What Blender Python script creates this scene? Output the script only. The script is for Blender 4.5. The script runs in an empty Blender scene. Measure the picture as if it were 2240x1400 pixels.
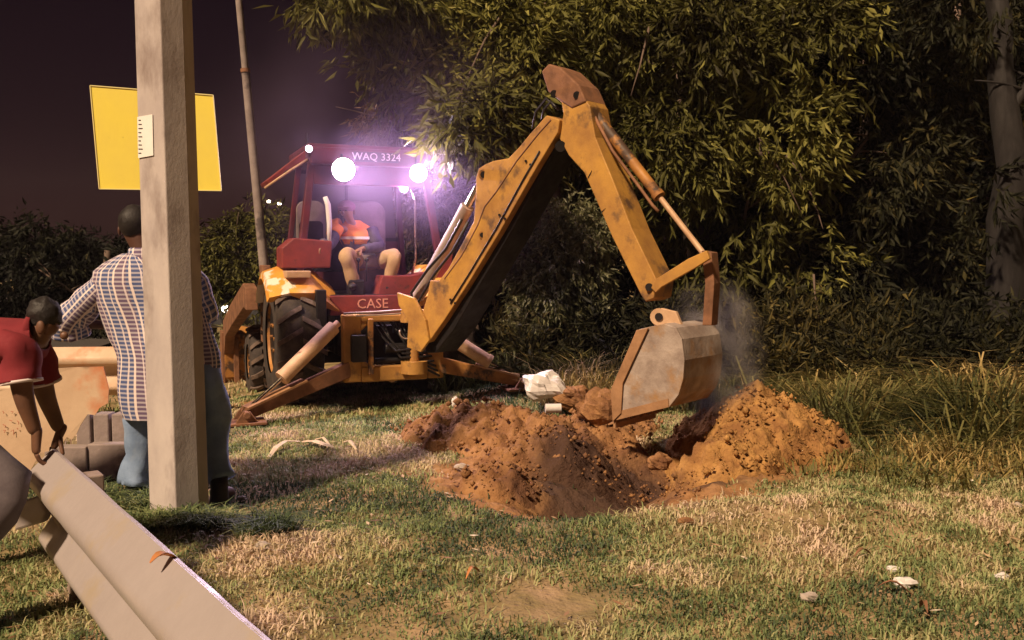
import bpy, math, random
import numpy as np
from mathutils import Vector, Matrix, noise as mnoise
rng = np.random.default_rng(7); random.seed(7)
S = bpy.context.scene
COL = S.collection
R = math.radians
# ------------------------------------------------------------------ camera, sky, sun, exposure
F = 2000.0; PITCH = math.atan(140 / F); CZ = 1.5
cam = bpy.data.objects.new('camera', bpy.data.cameras.new('camera')); COL.objects.link(cam)
cam.location = (0, 0, CZ); cam.rotation_euler = (math.pi / 2 - PITCH, 0, 0)
cam.data.sensor_width = 36; cam.data.lens = 36 * F / 2240; cam.data.clip_end = 600; cam.data.clip_start = 0.05
S.camera = cam
SUN_EL, SUN_TRAVEL = R(47), Vector((0.60, 0.80, 0)).normalized()
w = bpy.data.worlds.new('World'); S.world = w; w.use_nodes = True
nt = w.node_tree; bg = nt.nodes['Background']
sky = nt.nodes.new('ShaderNodeTexSky'); sky.sky_type = 'NISHITA'; sky.sun_disc = False
sky.sun_elevation = SUN_EL; sky.sun_rotation = math.atan2(-SUN_TRAVEL.x, -SUN_TRAVEL.y)
tint = nt.nodes.new('ShaderNodeMix'); tint.data_type = 'RGBA'; tint.blend_type = 'MULTIPLY'; tint.inputs[0].default_value = 1
nt.links.new(sky.outputs[0], tint.inputs[6]); tint.inputs[7].default_value = (1.0, 0.23, 0.33, 1)
nt.links.new(tint.outputs[2], bg.inputs[0]); bg.inputs[1].default_value = 0.0029
sl = bpy.data.lights.new('sun', 'SUN'); sl.energy = 5.0; sl.angle = R(5); sl.color = (1.0, 0.74, 0.49)
so = bpy.data.objects.new('sun', sl); COL.objects.link(so); so.location = (-10, -8, 12)
sd = Vector((SUN_TRAVEL.x * math.cos(SUN_EL), SUN_TRAVEL.y * math.cos(SUN_EL), -math.sin(SUN_EL)))
so.rotation_euler = sd.to_track_quat('-Z', 'Y').to_euler()
S.view_settings.view_transform = 'Standard'; S.view_settings.look = 'None'
S.view_settings.exposure = 0.32; S.view_settings.gamma = 1; S.view_settings.use_curve_mapping = False
S.render.engine = 'CYCLES'; S.cycles.use_denoising = True; S.cycles.volume_bounces = 0
S.cycles.max_bounces = 6; S.cycles.transparent_max_bounces = 12

# ------------------------------------------------------------------ photo measurement -> world
C0 = Vector((0, 0, CZ))
FW = Vector((0, math.cos(PITCH), -math.sin(PITCH))); UP = Vector((0, math.sin(PITCH), math.cos(PITCH)))
def ray(px, py): return FW + Vector((1, 0, 0)) * ((px - 1120) / F) - UP * ((py - 700) / F)
def P(px, py, Y): d = ray(px, py); return C0 + d * (Y / d.y)
def G(px, py, z=0): d = ray(px, py); return C0 + d * ((z - CZ) / d.z)
def hitplane(px, py, p0, n): d = ray(px, py); return C0 + d * ((Vector(p0) - C0).dot(n) / d.dot(n))

# ------------------------------------------------------------------ numpy noise
def _h(ix, iy, s):
    v = np.sin(ix * 127.1 + iy * 311.7 + s * 74.7) * 43758.5453
    return v - np.floor(v)
def vn(x, y, s=0):
    x = np.asarray(x, float); y = np.asarray(y, float)
    ix = np.floor(x); iy = np.floor(y); fx = x - ix; fy = y - iy
    fx = fx * fx * (3 - 2 * fx); fy = fy * fy * (3 - 2 * fy)
    a = _h(ix, iy, s); b = _h(ix + 1, iy, s); c = _h(ix, iy + 1, s); d = _h(ix + 1, iy + 1, s)
    return (a * (1 - fx) + b * fx) * (1 - fy) + (c * (1 - fx) + d * fx) * fy
def fbm(x, y, o=4, s=0):
    t = 0; a = 0.5
    for i in range(o):
        t = t + a * (vn(x, y, s + i) - 0.5); x = x * 2.03 + 5.2; y = y * 2.03 + 1.7; a *= 0.5
    return t * 2
def g2(x, y, cx, cy, sx, sy, rot=0):
    c, s = math.cos(rot), math.sin(rot); dx = x - cx; dy = y - cy
    u = (dx * c + dy * s) / sx; v = (-dx * s + dy * c) / sy
    return np.exp(-(u * u + v * v))
def sstep(a, b, x): t = np.clip((x - a) / (b - a), 0, 1); return t * t * (3 - 2 * t)

# ------------------------------------------------------------------ materials
M = {}
def mat(name, c1, c2=None, scale=6, rough=0.7, metal=0.0, bump=0.0, bscale=None, c3=None, s3=2.5, t3=0.55, spec=0.4, detail=6, w3=0.08, emit=None, estr=0, coat=0, trans=0, contrast=(0.35, 0.65), stretch=None):
    m = bpy.data.materials.new(name); m.use_nodes = True; M[name] = m
    n = m.node_tree.nodes; L = m.node_tree.links; b = n['Principled BSDF']
    b.inputs['Roughness'].default_value = rough; b.inputs['Metallic'].default_value = metal
    b.inputs['Specular IOR Level'].default_value = spec; b.inputs['Coat Weight'].default_value = coat
    tc = n.new('ShaderNodeTexCoord'); co = tc.outputs['Object']
    if stretch:
        mp = n.new('ShaderNodeMapping'); mp.inputs['Scale'].default_value = stretch; L.new(co, mp.inputs[0]); co = mp.outputs[0]
    def ramp(sc, lo, hi, off=0):
        t = n.new('ShaderNodeTexNoise'); t.inputs['Scale'].default_value = sc; t.inputs['Detail'].default_value = detail; t.inputs['Roughness'].default_value = 0.62
        ad = n.new('ShaderNodeVectorMath'); ad.operation = 'ADD'; ad.inputs[1].default_value = (off, off * 1.3, off * .7); L.new(co, ad.inputs[0]); L.new(ad.outputs[0], t.inputs['Vector'])
        r = n.new('ShaderNodeMapRange'); r.inputs[1].default_value = lo; r.inputs[2].default_value = hi; L.new(t.outputs[0], r.inputs[0]); return r.outputs[0], t.outputs[0]
    def mix(f, a, bb):
        x = n.new('ShaderNodeMix'); x.data_type = 'RGBA'; L.new(f, x.inputs[0])
        for s, v in ((6, a), (7, bb)):
            if isinstance(v, tuple): x.inputs[s].default_value = (*v, 1)
            else: L.new(v, x.inputs[s])
        return x.outputs[2]
    if c2 is None: b.inputs['Base Color'].default_value = (*c1, 1); col = None
    else:
        f, _ = ramp(scale, *contrast); col = mix(f, c1, c2)
        if c3: f3, _ = ramp(s3, t3, t3 + w3, 7.3); col = mix(f3, col, c3)
        L.new(col, b.inputs['Base Color'])
        rr = n.new('ShaderNodeMapRange'); L.new(f, rr.inputs[0]); rr.inputs[3].default_value = max(.05, rough - .12); rr.inputs[4].default_value = min(1, rough + .12); L.new(rr.outputs[0], b.inputs['Roughness'])
    if bump:
        _, t = ramp(bscale or scale * 4, 0, 1, 3.1); bp = n.new('ShaderNodeBump'); bp.inputs['Strength'].default_value = 1; bp.inputs['Distance'].default_value = bump
        L.new(t, bp.inputs['Height']); L.new(bp.outputs[0], b.inputs['Normal'])
    if emit: b.inputs['Emission Color'].default_value = (*emit, 1); b.inputs['Emission Strength'].default_value = estr
    return m
mat('yellow_paint', (.50, .265, .055), (.31, .15, .04), 3.5, .65, 0, .003, 30, c3=(.12, .065, .035), s3=5, t3=.535, w3=.14, detail=10)
mat('yellow_dirty', (.42, .19, .04), (.26, .11, .035), 6, .65, 0, .003, 30, c3=(.07, .04, .025), s3=5, t3=.5)
mat('rust_brown', (.26, .12, .06), (.14, .065, .035), 7, .8, 0, .004, 30)
mat('red_paint', (.27, .045, .035), (.17, .03, .028), 5, .5, 0, .002, 25, c3=(.09, .03, .025), s3=6, t3=.6)
mat('maroon_paint', (.13, .025, .035), (.08, .018, .028), 4, .45, 0, .001, 20)
mat('roof_paint', (.13, .022, .03), (.08, .016, .022), 4, .45)
mat('fender_paint', (.72, .36, .06), (.60, .26, .04), 3, .4, 0, .001, 20, c3=(.75, .66, .55), s3=1.7, t3=.55, w3=.03)
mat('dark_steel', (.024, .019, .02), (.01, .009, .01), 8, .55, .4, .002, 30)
mat('rubber', (.075, .055, .045), (.03, .025, .024), 7, .85, 0, .004, 25)
mat('tread_dust', (.16, .11, .085), (.07, .05, .04), 9, .9, 0, .004, 30)
mat('chrome', (.62, .55, .5), (.5, .44, .4), 4, .18, 1, 0)
mat('cylinder_paint', (.60, .40, .25), (.46, .28, .16), 6, .6, .1, .002, 40, c3=(.16, .08, .05), s3=8, t3=.62)
mat('bucket_steel', (.46, .38, .33), (.25, .19, .16), 5, .7, .1, .006, 18, c3=(.33, .19, .09), s3=4.2, t3=.50, w3=.16)
mat('bucket_edge', (.45, .25, .13), (.30, .16, .08), 8, .6, .2, .003, 25)
mat('hose', (.015, .013, .014), None, rough=.45)
mat('glass_dim', (.12, .10, .11), None, rough=.12, spec=.6)
mat('seat_vinyl', (.22, .17, .17), (.14, .11, .11), 5, .6, 0, .002, 20)
mat('white_trim', (.75, .72, .72), None, rough=.4)
mat('lamp_lens', (1, 1, 1), None, emit=(1.0, .86, .98), estr=55)
mat('small_lens', (1, 1, 1), None, emit=(1.0, .75, .95), estr=9)
mat('far_lens', (1, 1, 1), None, emit=(1.0, .82, .6), estr=10)
mat('text_pink', (.75, .33, .25), None, rough=.6)
mat('plate_black', (.03, .02, .025), None, rough=.5)
mat('plate_text', (.62, .50, .55), None, rough=.5)
mat('concrete', (.54, .48, .46), (.40, .35, .35), 4, .85, 0, .0015, 60, c3=(.24, .19, .18), s3=2.6, t3=.56, w3=.14, stretch=(1, 1, .5), detail=12)
mat('concrete_wall', (.32, .26, .24), (.20, .16, .15), 4, .9, 0, .004, 30, c3=(.10, .08, .08), s3=2, t3=.56)
mat('sign_yellow', (.80, .66, .10), (.74, .60, .09), 3, .45, 0, 0, c3=(.36, .26, .05), s3=11, t3=.68)
mat('sign_rim', (.75, .66, .30), None)
mat('groove_shade_dirt', (.13, .10, .10), (.24, .20, .19), 9, .9, 0, .003, 40)
mat('paper', (.86, .84, .83), (.78, .75, .73), 9, .7)
mat('ink', (.04, .04, .05), None, rough=.8)
mat('galv', (.54, .48, .48), (.42, .37, .37), 5, .42, .35, .001, 30, c3=(.50, .40, .26), s3=3.0, t3=.54, w3=.2, detail=10)
mat('galv_plain', (.45, .36, .32), (.30, .22, .19), 5, .6, .3, .002, 30)
mat('sheet_cream', (.62, .46, .32), (.52, .36, .24), 3, .6, 0, .003, 12, c3=(.55, .19, .08), s3=1.4, t3=.56, w3=.1)
mat('scribble', (.42, .10, .06), None, rough=.7)
mat('skin', (.17, .08, .045), (.12, .055, .032), 8, .55, 0, .0008, 60)
mat('skin_light', (.36, .19, .12), (.30, .15, .09), 8, .5)
mat('skin_dark', (.10, .045, .03), (.08, .035, .025), 8, .55, 0, .0008, 60)
mat('hair', (.012, .009, .009), (.02, .015, .014), 30, .6, 0, .004, 90)
mat('jeans', (.24, .33, .50), (.16, .23, .37), 8, .85, 0, .002, 60, c3=(.26, .33, .45), s3=3, t3=.55, w3=.15)
mat('boots', (.02, .018, .02), (.03, .025, .025), 9, .6, 0, .002, 30)
mat('red_polo', (.24, .022, .03), (.17, .016, .024), 5, .85, 0, .001, 60)
mat('piping', (.7, .6, .6), None, rough=.8)
mat('grey_trouser', (.11, .09, .10), (.08, .065, .075), 6, .9, 0, .002, 60)
mat('beige_trouser', (.50, .34, .18), (.40, .26, .14), 8, .85, 0, .002, 50)
mat('dark_shirt', (.10, .085, .13), (.05, .045, .07), 8, .85)
mat('orange_vest', (.90, .30, .04), (.75, .20, .03), 6, .7)
mat('cap_cloth', (.22, .10, .16), None, rough=.8)
mat('plastic_bag', (.72, .68, .66), (.55, .50, .48), 6, .4, 0, .006, 14)
mat('dry_frond', (.62, .52, .36), (.48, .36, .22), 12, .8)
mat('dry_leaf', (.55, .24, .09), (.42, .15, .05), 12, .7)
mat('bark', (.16, .11, .08), (.08, .055, .045), 7, .9, 0, .01, 20, stretch=(1, 1, .3))
mat('bark_dim', (.017, .014, .013), (.010, .008, .008), 6, .9, 0, .01, 18, stretch=(1, 1, .25))  # bark darkened to paint in the dim light on this trunk
mat('asphalt', (.06, .05, .045), (.045, .038, .035), 30, .85, 0, .003, 80)
mat('car_body', (.05, .05, .055), None, rough=.3, coat=.5)
mat('stone', (.45, .38, .33), (.33, .27, .23), 8, .8, 0, .006, 20)

def attr_mat(name, stops, rough=.6, trans=0.0, attr='tone', spec=.3, nscale=0, nvar=0):
    m = bpy.data.materials.new(name); m.use_nodes = True; M[name] = m
    n = m.node_tree.nodes; L = m.node_tree.links; b = n['Principled BSDF']
    a = n.new('ShaderNodeAttribute'); a.attribute_name = attr
    r = n.new('ShaderNodeValToRGB'); e = r.color_ramp.elements
    for i, (p, c) in enumerate(stops):
        el = e[i] if i < 2 else e.new(p)
        el.position = p; el.color = (*c, 1)
    L.new(a.outputs['Fac'], r.inputs[0]); L.new(r.outputs[0], b.inputs['Base Color'])
    b.inputs['Roughness'].default_value = rough; b.inputs['Specular IOR Level'].default_value = spec
    if trans:
        t = n.new('ShaderNodeBsdfTranslucent'); L.new(r.outputs[0], t.inputs[0]); x = n.new('ShaderNodeMixShader'); x.inputs[0].default_value = trans
        L.new(b.outputs[0], x.inputs[1]); L.new(t.outputs[0], x.inputs[2]); L.new(x.outputs[0], n['Material Output'].inputs[0])
    return m
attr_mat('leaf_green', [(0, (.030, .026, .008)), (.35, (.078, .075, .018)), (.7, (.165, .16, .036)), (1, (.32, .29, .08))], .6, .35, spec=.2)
attr_mat('leaf_dark', [(0, (.010, .011, .007)), (.5, (.028, .028, .012)), (.85, (.065, .054, .018)), (1, (.13, .10, .028))], .65, .3, spec=.15)  # leaf colours darkened to paint light falling off into the wood
attr_mat('leaf_bush', [(0, (.035, .04, .016)), (.5, (.11, .115, .045)), (1, (.28, .27, .15))], .45, .25, spec=.4)
attr_mat('leaf_brown', [(0, (.05, .025, .015)), (.5, (.10, .055, .025)), (1, (.20, .12, .05))], .5, .25, spec=.4)
attr_mat('grass_blades', [(0, (.06, .09, .045)), (.22, (.15, .20, .075)), (.45, (.31, .35, .15)), (.70, (.50, .42, .23)), (1, (.70, .54, .41))], .65, .25, spec=.25)
attr_mat('tall_grass', [(0, (.03, .036, .012)), (.5, (.12, .12, .035)), (.8, (.27, .21, .07)), (1, (.44, .32, .13))], .6, .25)

def ground_material():
    m = bpy.data.materials.new('ground_mix'); m.use_nodes = True; M['ground_mix'] = m
    n = m.node_tree.nodes; L = m.node_tree.links; b = n['Principled BSDF']; b.inputs['Roughness'].default_value = .95; b.inputs['Specular IOR Level'].default_value = .1
    tc = n.new('ShaderNodeTexCoord')
    def nz(s, d=6): t = n.new('ShaderNodeTexNoise'); t.inputs['Scale'].default_value = s; t.inputs['Detail'].default_value = d; L.new(tc.outputs['Object'], t.inputs['Vector']); return t.outputs[0]
    def rp(src, stops):
        r = n.new('ShaderNodeValToRGB'); e = r.color_ramp.elements
        for i, (p, c) in enumerate(stops):
            el = e[i] if i < 2 else e.new(p)
            el.position = p; el.color = (*c, 1)
        L.new(src, r.inputs[0]); return r.outputs[0]
    gr = rp(nz(3.5, 8), [(.3, (.12, .10, .045)), (.5, (.24, .18, .09)), (.7, (.38, .26, .16))])
    so_ = rp(nz(9, 9), [(.3, (.14, .07, .032)), (.5, (.28, .145, .062)), (.72, (.40, .22, .10))])
    dm = n.new('ShaderNodeAttribute'); dm.attribute_name = 'soil_shade'; dx_ = n.new('ShaderNodeMix'); dx_.data_type = 'RGBA'; L.new(dm.outputs['Fac'], dx_.inputs[0]); L.new(so_, dx_.inputs[6]); dx_.inputs[7].default_value = (.055, .035, .03, 1); so_ = dx_.outputs[2]  # soil darkened where shade is painted in
    a = n.new('ShaderNodeAttribute'); a.attribute_name = 'soil'
    x = n.new('ShaderNodeMix'); x.data_type = 'RGBA'; L.new(a.outputs['Fac'], x.inputs[0]); L.new(gr, x.inputs[6]); L.new(so_, x.inputs[7]); L.new(x.outputs[2], b.inputs['Base Color'])
    bp = n.new('ShaderNodeBump'); bp.inputs['Distance'].default_value = .02; bp.inputs['Strength'].default_value = 1; L.new(nz(28, 8), bp.inputs['Height']); L.new(bp.outputs[0], b.inputs['Normal'])
ground_material()
mat('soil', (.37, .195, .085), (.19, .09, .042), 6, .95, 0, .03, 24, spec=.1, detail=10, c3=(.13, .065, .042), s3=2.0, t3=.50, w3=.16, contrast=(.38, .62))

mat('soil_ochre', (.46, .25, .085), (.24, .115, .045), 5, .95, 0, .03, 24, spec=.1, detail=10, c3=(.14, .07, .042), s3=2.6, t3=.54, w3=.16, contrast=(.38, .62))
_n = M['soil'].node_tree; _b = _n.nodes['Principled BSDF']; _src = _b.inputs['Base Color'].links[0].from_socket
_a = _n.nodes.new('ShaderNodeAttribute'); _a.attribute_name = 'soil_shade'; _x = _n.nodes.new('ShaderNodeMix'); _x.data_type = 'RGBA'
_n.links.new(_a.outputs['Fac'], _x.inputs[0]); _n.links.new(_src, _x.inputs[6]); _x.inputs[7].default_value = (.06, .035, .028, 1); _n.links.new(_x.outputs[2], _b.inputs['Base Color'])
def plaid_material():
    m = bpy.data.materials.new('plaid_cloth'); m.use_nodes = True; M['plaid_cloth'] = m
    n = m.node_tree.nodes; L = m.node_tree.links; b = n['Principled BSDF']; b.inputs['Roughness'].default_value = .85
    uv = n.new('ShaderNodeUVMap'); sp = n.new('ShaderNodeSeparateXYZ'); L.new(uv.outputs[0], sp.inputs[0])
    def mth(op, a, bb=None, c=None):
        k = n.new('ShaderNodeMath'); k.operation = op
        for i, v in enumerate((a, bb, c)):
            if v is None: continue
            if isinstance(v, (int, float)): k.inputs[i].default_value = v
            else: L.new(v, k.inputs[i])
        return k.outputs[0]
    def band(c, per, width, off=0): return mth('LESS_THAN', mth('FRACT', mth('ADD', mth('DIVIDE', c, per), off)), width)
    def mix(f, a, bb):
        x = n.new('ShaderNodeMix'); x.data_type = 'RGBA'
        if isinstance(f, (int, float)): x.inputs[0].default_value = f
        else: L.new(f, x.inputs[0])
        for s, v in ((6, a), (7, bb)):
            if isinstance(v, tuple): x.inputs[s].default_value = (*v, 1)
            else: L.new(v, x.inputs[s])
        return x.outputs[2]
    U, V = sp.outputs[0], sp.outputs[1]
    col = mix(band(U, .17, .42), (.06, .085, .21), (.12, .08, .15))
    col = mix(mth('MULTIPLY', band(V, .026, .42), .6), col, (.55, .50, .54))
    col = mix(mth('MULTIPLY', band(U, .085, .14), .85), col, (.78, .66, .62))
    col = mix(mth('MULTIPLY', band(U, .085, .10, .36), .75), col, (.72, .62, .62))
    L.new(col, b.inputs['Base Color'])
plaid_material()

# ------------------------------------------------------------------ mesh builder
class MB:
    def __init__(s): s.v = []; s.f = []; s.uv = {}
    def add(s, vs, fs, uvs=None):
        k = len(s.v); s.v += [Vector(q) for q in vs]; s.f += [[i + k for i in f] for f in fs]
        if uvs:
            for i, q in enumerate(uvs): s.uv[k + i] = q
        return s
    def box(s, c, d, rot=None, taper=1.0):
        x, y, z = d[0] / 2, d[1] / 2, d[2] / 2
        vs = [Vector((a * x * (taper if cc > 0 else 1), bb * y * (taper if cc > 0 else 1), cc * z)) for cc in (-1, 1) for bb in (-1, 1) for a in (-1, 1)]
        if rot is not None: vs = [rot @ q for q in vs]
        return s.add([q + Vector(c) for q in vs], [(0, 2, 3, 1), (4, 5, 7, 6), (0, 1, 5, 4), (2, 6, 7, 3), (0, 4, 6, 2), (1, 3, 7, 5)])
    def beam(s, p0, p1, wid, hei, up=(0, 0, 1), wid1=None, hei1=None):
        p0 = Vector(p0); p1 = Vector(p1); d = (p1 - p0).normalized(); a = d.cross(Vector(up)).normalized(); b = a.cross(d)
        w1 = wid1 or wid; h1 = hei1 or hei
        vs = [p0 + a * (sx * wid / 2) + b * (sy * hei / 2) for sx, sy in ((-1, -1), (1, -1), (1, 1), (-1, 1))] + [p1 + a * (sx * w1 / 2) + b * (sy * h1 / 2) for sx, sy in ((-1, -1), (1, -1), (1, 1), (-1, 1))]
        return s.add(vs, [(3, 2, 1, 0), (4, 5, 6, 7), (0, 1, 5, 4), (1, 2, 6, 5), (2, 3, 7, 6), (3, 0, 4, 7)])
    def cyl(s, p0, p1, r0, r1=None, n=16, cap=True):
        p0 = Vector(p0); p1 = Vector(p1); r1 = r0 if r1 is None else r1
        d = (p1 - p0).normalized(); a = d.orthogonal().normalized(); b = d.cross(a)
        vs = [p0 + (a * math.cos(t) + b * math.sin(t)) * r0 for t in [2 * math.pi * i / n for i in range(n)]] + [p1 + (a * math.cos(t) + b * math.sin(t)) * r1 for t in [2 * math.pi * i / n for i in range(n)]]
        fs = [(i, (i + 1) % n, n + (i + 1) % n, n + i) for i in range(n)]
        if cap: fs += [tuple(range(n - 1, -1, -1)), tuple(range(n, 2 * n))]
        return s.add(vs, fs)
    def tube(s, pts, r, n=8):
        pts = [Vector(p) for p in pts]; rs = r if isinstance(r, (list, tuple)) else [r] * len(pts); rings = []
        a = None
        for i, p in enumerate(pts):
            d = (pts[min(i + 1, len(pts) - 1)] - pts[max(i - 1, 0)]).normalized()
            if a is None: a = d.orthogonal().normalized()
            a = (a - d * a.dot(d)).normalized(); b = d.cross(a)
            rings.append([p + (a * math.cos(t) + b * math.sin(t)) * rs[i] for t in [2 * math.pi * k / n for k in range(n)]])
        return s.loft(rings)
    def prism(s, pts, ex):
        n = len(pts); pts = [Vector(p) for p in pts]; ex = Vector(ex)
        nn = Vector((0, 0, 0))
        for i in range(n): nn += pts[i].cross(pts[(i + 1) % n])
        fl = nn.dot(ex) > 0
        vs = pts + [p + ex for p in pts]
        fs = [tuple(range(n)), tuple(range(2 * n - 1, n - 1, -1))] + [(i, n + i, n + (i + 1) % n, (i + 1) % n) for i in range(n)]
        if fl: fs = [tuple(reversed(f)) for f in fs]
        return s.add(vs, fs)
    def loft(s, rings, closed=True, cap=True, uv=False, vscale=1.0):
        n = len(rings[0]); vs = []; uvs = []
        if uv: rings = [r + [r[0]] for r in rings]
        m = len(rings[0]); vv = 0; prev = None
        for r in rings:
            c = sum((Vector(p) for p in r[:n]), Vector()) / n
            if prev is not None: vv += (c - prev).length
            prev = c
            vs += r
            if uv:
                per = 2 * math.pi * sum((Vector(p) - c).length for p in r[:n]) / n
                uvs += [(k / n * (uv if not isinstance(uv, bool) else per), vv) for k in range(m)]
        fs = []
        for j in range(len(rings) - 1):
            for i in range(m - (1 if uv else 0)):
                i2 = i + 1 if uv else (i + 1) % m
                fs.append((j * m + i, j * m + i2, (j + 1) * m + i2, (j + 1) * m + i))
        if cap:
            fs.append(tuple(range(n - 1, -1, -1))); q = (len(rings) - 1) * m; fs.append(tuple(q + k for k in range(n)))
        return s.add(vs, fs, uvs or None)
    def ball(s, c, r, n=12, m=8, rot=None):
        c = Vector(c); r = Vector(r) if hasattr(r, '__len__') else Vector((r, r, r)); vs = []; fs = []
        for j in range(m + 1):
            ph = math.pi * j / m
            for i in range(n):
                t = 2 * math.pi * i / n; q = Vector((r.x * math.sin(ph) * math.cos(t), r.y * math.sin(ph) * math.sin(t), r.z * math.cos(ph)))
                vs.append(c + (rot @ q if rot is not None else q))
        for j in range(m):
            for i in range(n): fs.append((j * n + i, (j + 1) * n + i, (j + 1) * n + (i + 1) % n, j * n + (i + 1) % n))
        return s.add(vs, fs)
    def joinmesh(s, me):
        k = len(s.v); s.v += [v.co.copy() for v in me.vertices]; s.f += [[i + k for i in p.vertices] for p in me.polygons]
        return s

ROOT = {}
def tag(o, label=None, cat=None, group=None, kind=None):
    for k, v in (('label', label), ('category', cat), ('group', group), ('kind', kind)):
        if v: o[k] = v
    return o
def root(name, loc, label, cat, group=None, mx=None):
    o = bpy.data.objects.new(name, None); COL.objects.link(o); o.empty_display_size = .1
    mm = mx if mx is not None else Matrix.Translation(Vector(loc)); o.matrix_world = mm; ROOT[o.name] = (mm.copy(), mm.inverted())
    return tag(o, label, cat, group)
def rootinv(p):
    while p.parent is not None: p = p.parent
    return ROOT.get(p.name, (Matrix(), Matrix()))[1]
def build(name, mb, m, parent=None, local=False, smooth=False, bevel=0, label=None, cat=None, group=None, kind=None, subsurf=0, origin=None):
    me = bpy.data.meshes.new(name)
    vs = mb.v
    if parent is not None and not local: inv = rootinv(parent); vs = [inv @ v for v in vs]
    if parent is None and origin is not None: vs = [v - Vector(origin) for v in vs]
    me.from_pydata([tuple(v) for v in vs], [], mb.f); me.validate()
    if mb.uv:
        ul = me.uv_layers.new(name='UVMap')
        for lp in me.loops: ul.data[lp.index].uv = mb.uv.get(lp.vertex_index, (0, 0))
    me.materials.append(M[m] if isinstance(m, str) else m)
    if smooth:
        for p in me.polygons: p.use_smooth = True
        if smooth == 'auto': me.set_sharp_from_angle(angle=R(40))
    o = bpy.data.objects.new(name, me); COL.objects.link(o)
    if parent is not None: o.parent = parent
    elif origin is not None: o.location = origin
    if bevel:
        b = o.modifiers.new('bevel', 'BEVEL'); b.width = bevel; b.segments = 2; b.limit_method = 'ANGLE'; b.angle_limit = R(40)
    if subsurf: q = o.modifiers.new('sub', 'SUBSURF'); q.levels = q.render_levels = subsurf
    return tag(o, label, cat, group, kind)
def textobj(name, body, size, mx, m, parent, extrude=.002, align='CENTER'):
    cu = bpy.data.curves.new(name, 'FONT'); cu.body = body; cu.size = size; cu.extrude = extrude; cu.align_x = align; cu.align_y = 'CENTER'; cu.resolution_u = 2
    t = bpy.data.objects.new(name, cu); COL.objects.link(t); bpy.context.view_layer.update()
    dg = bpy.context.evaluated_depsgraph_get(); me = bpy.data.meshes.new_from_object(t.evaluated_get(dg)); bpy.data.objects.remove(t)
    me.materials.clear(); me.materials.append(M[m]); o = bpy.data.objects.new(name, me); COL.objects.link(o)
    o.parent = parent; o.matrix_local = (rootinv(parent) @ mx) if parent is not None else mx
    return o
def npmesh(name, V, Fq, m, parent=None, attrs=None, smooth=False, **kw):
    """V (n,3), Fq (k,s) int array"""
    me = bpy.data.meshes.new(name); n = len(V); k, s_ = Fq.shape
    me.vertices.add(n); me.vertices.foreach_set('co', V.astype(np.float32).ravel())
    me.loops.add(k * s_); me.loops.foreach_set('vertex_index', Fq.astype(np.int32).ravel())
    me.polygons.add(k); me.polygons.foreach_set('loop_start', (np.arange(k) * s_).astype(np.int32)); me.polygons.foreach_set('loop_total', np.full(k, s_, np.int32))
    if smooth: me.polygons.foreach_set('use_smooth', np.ones(k, bool))
    me.update(calc_edges=True)
    for an, av in (attrs or {}).items():
        a = me.attributes.new(an, 'FLOAT', 'POINT'); a.data.foreach_set('value', av.astype(np.float32))
    me.materials.append(M[m]); o = bpy.data.objects.new(name, me); COL.objects.link(o)
    if parent is not None: o.parent = parent
    return tag(o, **kw)

# ------------------------------------------------------------------ ground
MOUND_C = (0.15, 6.9); PILE_C = (1.93, 7.15); PIT_C = (1.0, 6.75)
def hground(x, y):
    z = .05 * fbm(x * .7, y * .7, 3, 1) + .022 * fbm(x * 4, y * 4, 3, 9)
    z = z - .28 * sstep(-2.2, -4.2, x) * sstep(8.6, 10.5, y)
    z = z - .42 * g2(x, y, PIT_C[0], PIT_C[1], .55, .40, .2)
    z = z - .34 * g2(x, y, .50, 5.62, .36, .30, .25)                 # slot cut towards the camera
    z = z - .18 * g2(x, y, .85, 6.1, .3, .4)
    z = z + .10 * g2(x, y, 1.5, 5.0, .9, .35) + .05 * g2(x, y, -.9, 4.6, .8, .4)
    z = z + .20 * g2(x, y, .1, 9.3, .8, .6) + .06 * g2(x, y, 3.3, 8.0, 1.3, .9)
    z = z + .25 * sstep(9.5, 14, y) * sstep(0, 2, x)
    return z
def soilmask(x, y):
    d = fbm(x * 2.2, y * 2.2, 4, 20) * .5
    a = g2(x, y, .75, 6.4, 1.55, .85, .05) + .8 * g2(x, y, .5, 5.5, .7, .35) + .45 * g2(x, y, 1.8, 6.9, .7, .5) + .45 * g2(x, y, -2.7, 9.2, 1.0, 1.2)
    return sstep(.32, .52, a + d * .5)
def shadef(x, y): return np.clip(2.2 * g2(x, y, .56, 6.1, .36, .55, .1) + 1.2 * g2(x, y, 1.0, 6.8, .45, .3) + .7 * g2(x, y, -.75, 7.0, .2, .3) + .8 * g2(x, y, 1.3, 5.95, .3, .15) - .15 + .45 * fbm(x * 6, y * 6, 3, 77), 0, .9)  # shadow in the hollows, painted into the soil colour
xs = np.concatenate([np.array([-300, -150, -80, -45, -30, -20, -15, -12, -9.5, -8, -7, -6, -5.4]), np.arange(-5, 5, .028), np.array([5.1, 5.5, 6, 7, 8, 10, 13, 18, 28, 50, 100, 200, 300])])
ys = np.concatenate([np.array([-60, -30, -10, -4, -1, 0, .6, 1.1]), np.arange(1.4, 10.2, .028), np.array([10.3, 10.6, 11, 11.5, 12, 13, 14, 16, 19, 24, 32, 50, 90, 160, 300])])
X, Yg = np.meshgrid(xs, ys); Z = hground(X, Yg)
sm = soilmask(X, Yg); Z = Z + sm * (.045 * fbm(X * 9, Yg * 9, 4, 3) + .03 * fbm(X * 24, Yg * 24, 2, 5))
nx, ny = len(xs), len(ys); idx = np.arange(nx * ny).reshape(ny, nx)
Fq = np.stack([idx[:-1, :-1], idx[:-1, 1:], idx[1:, 1:], idx[1:, :-1]], -1).reshape(-1, 4)
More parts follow.
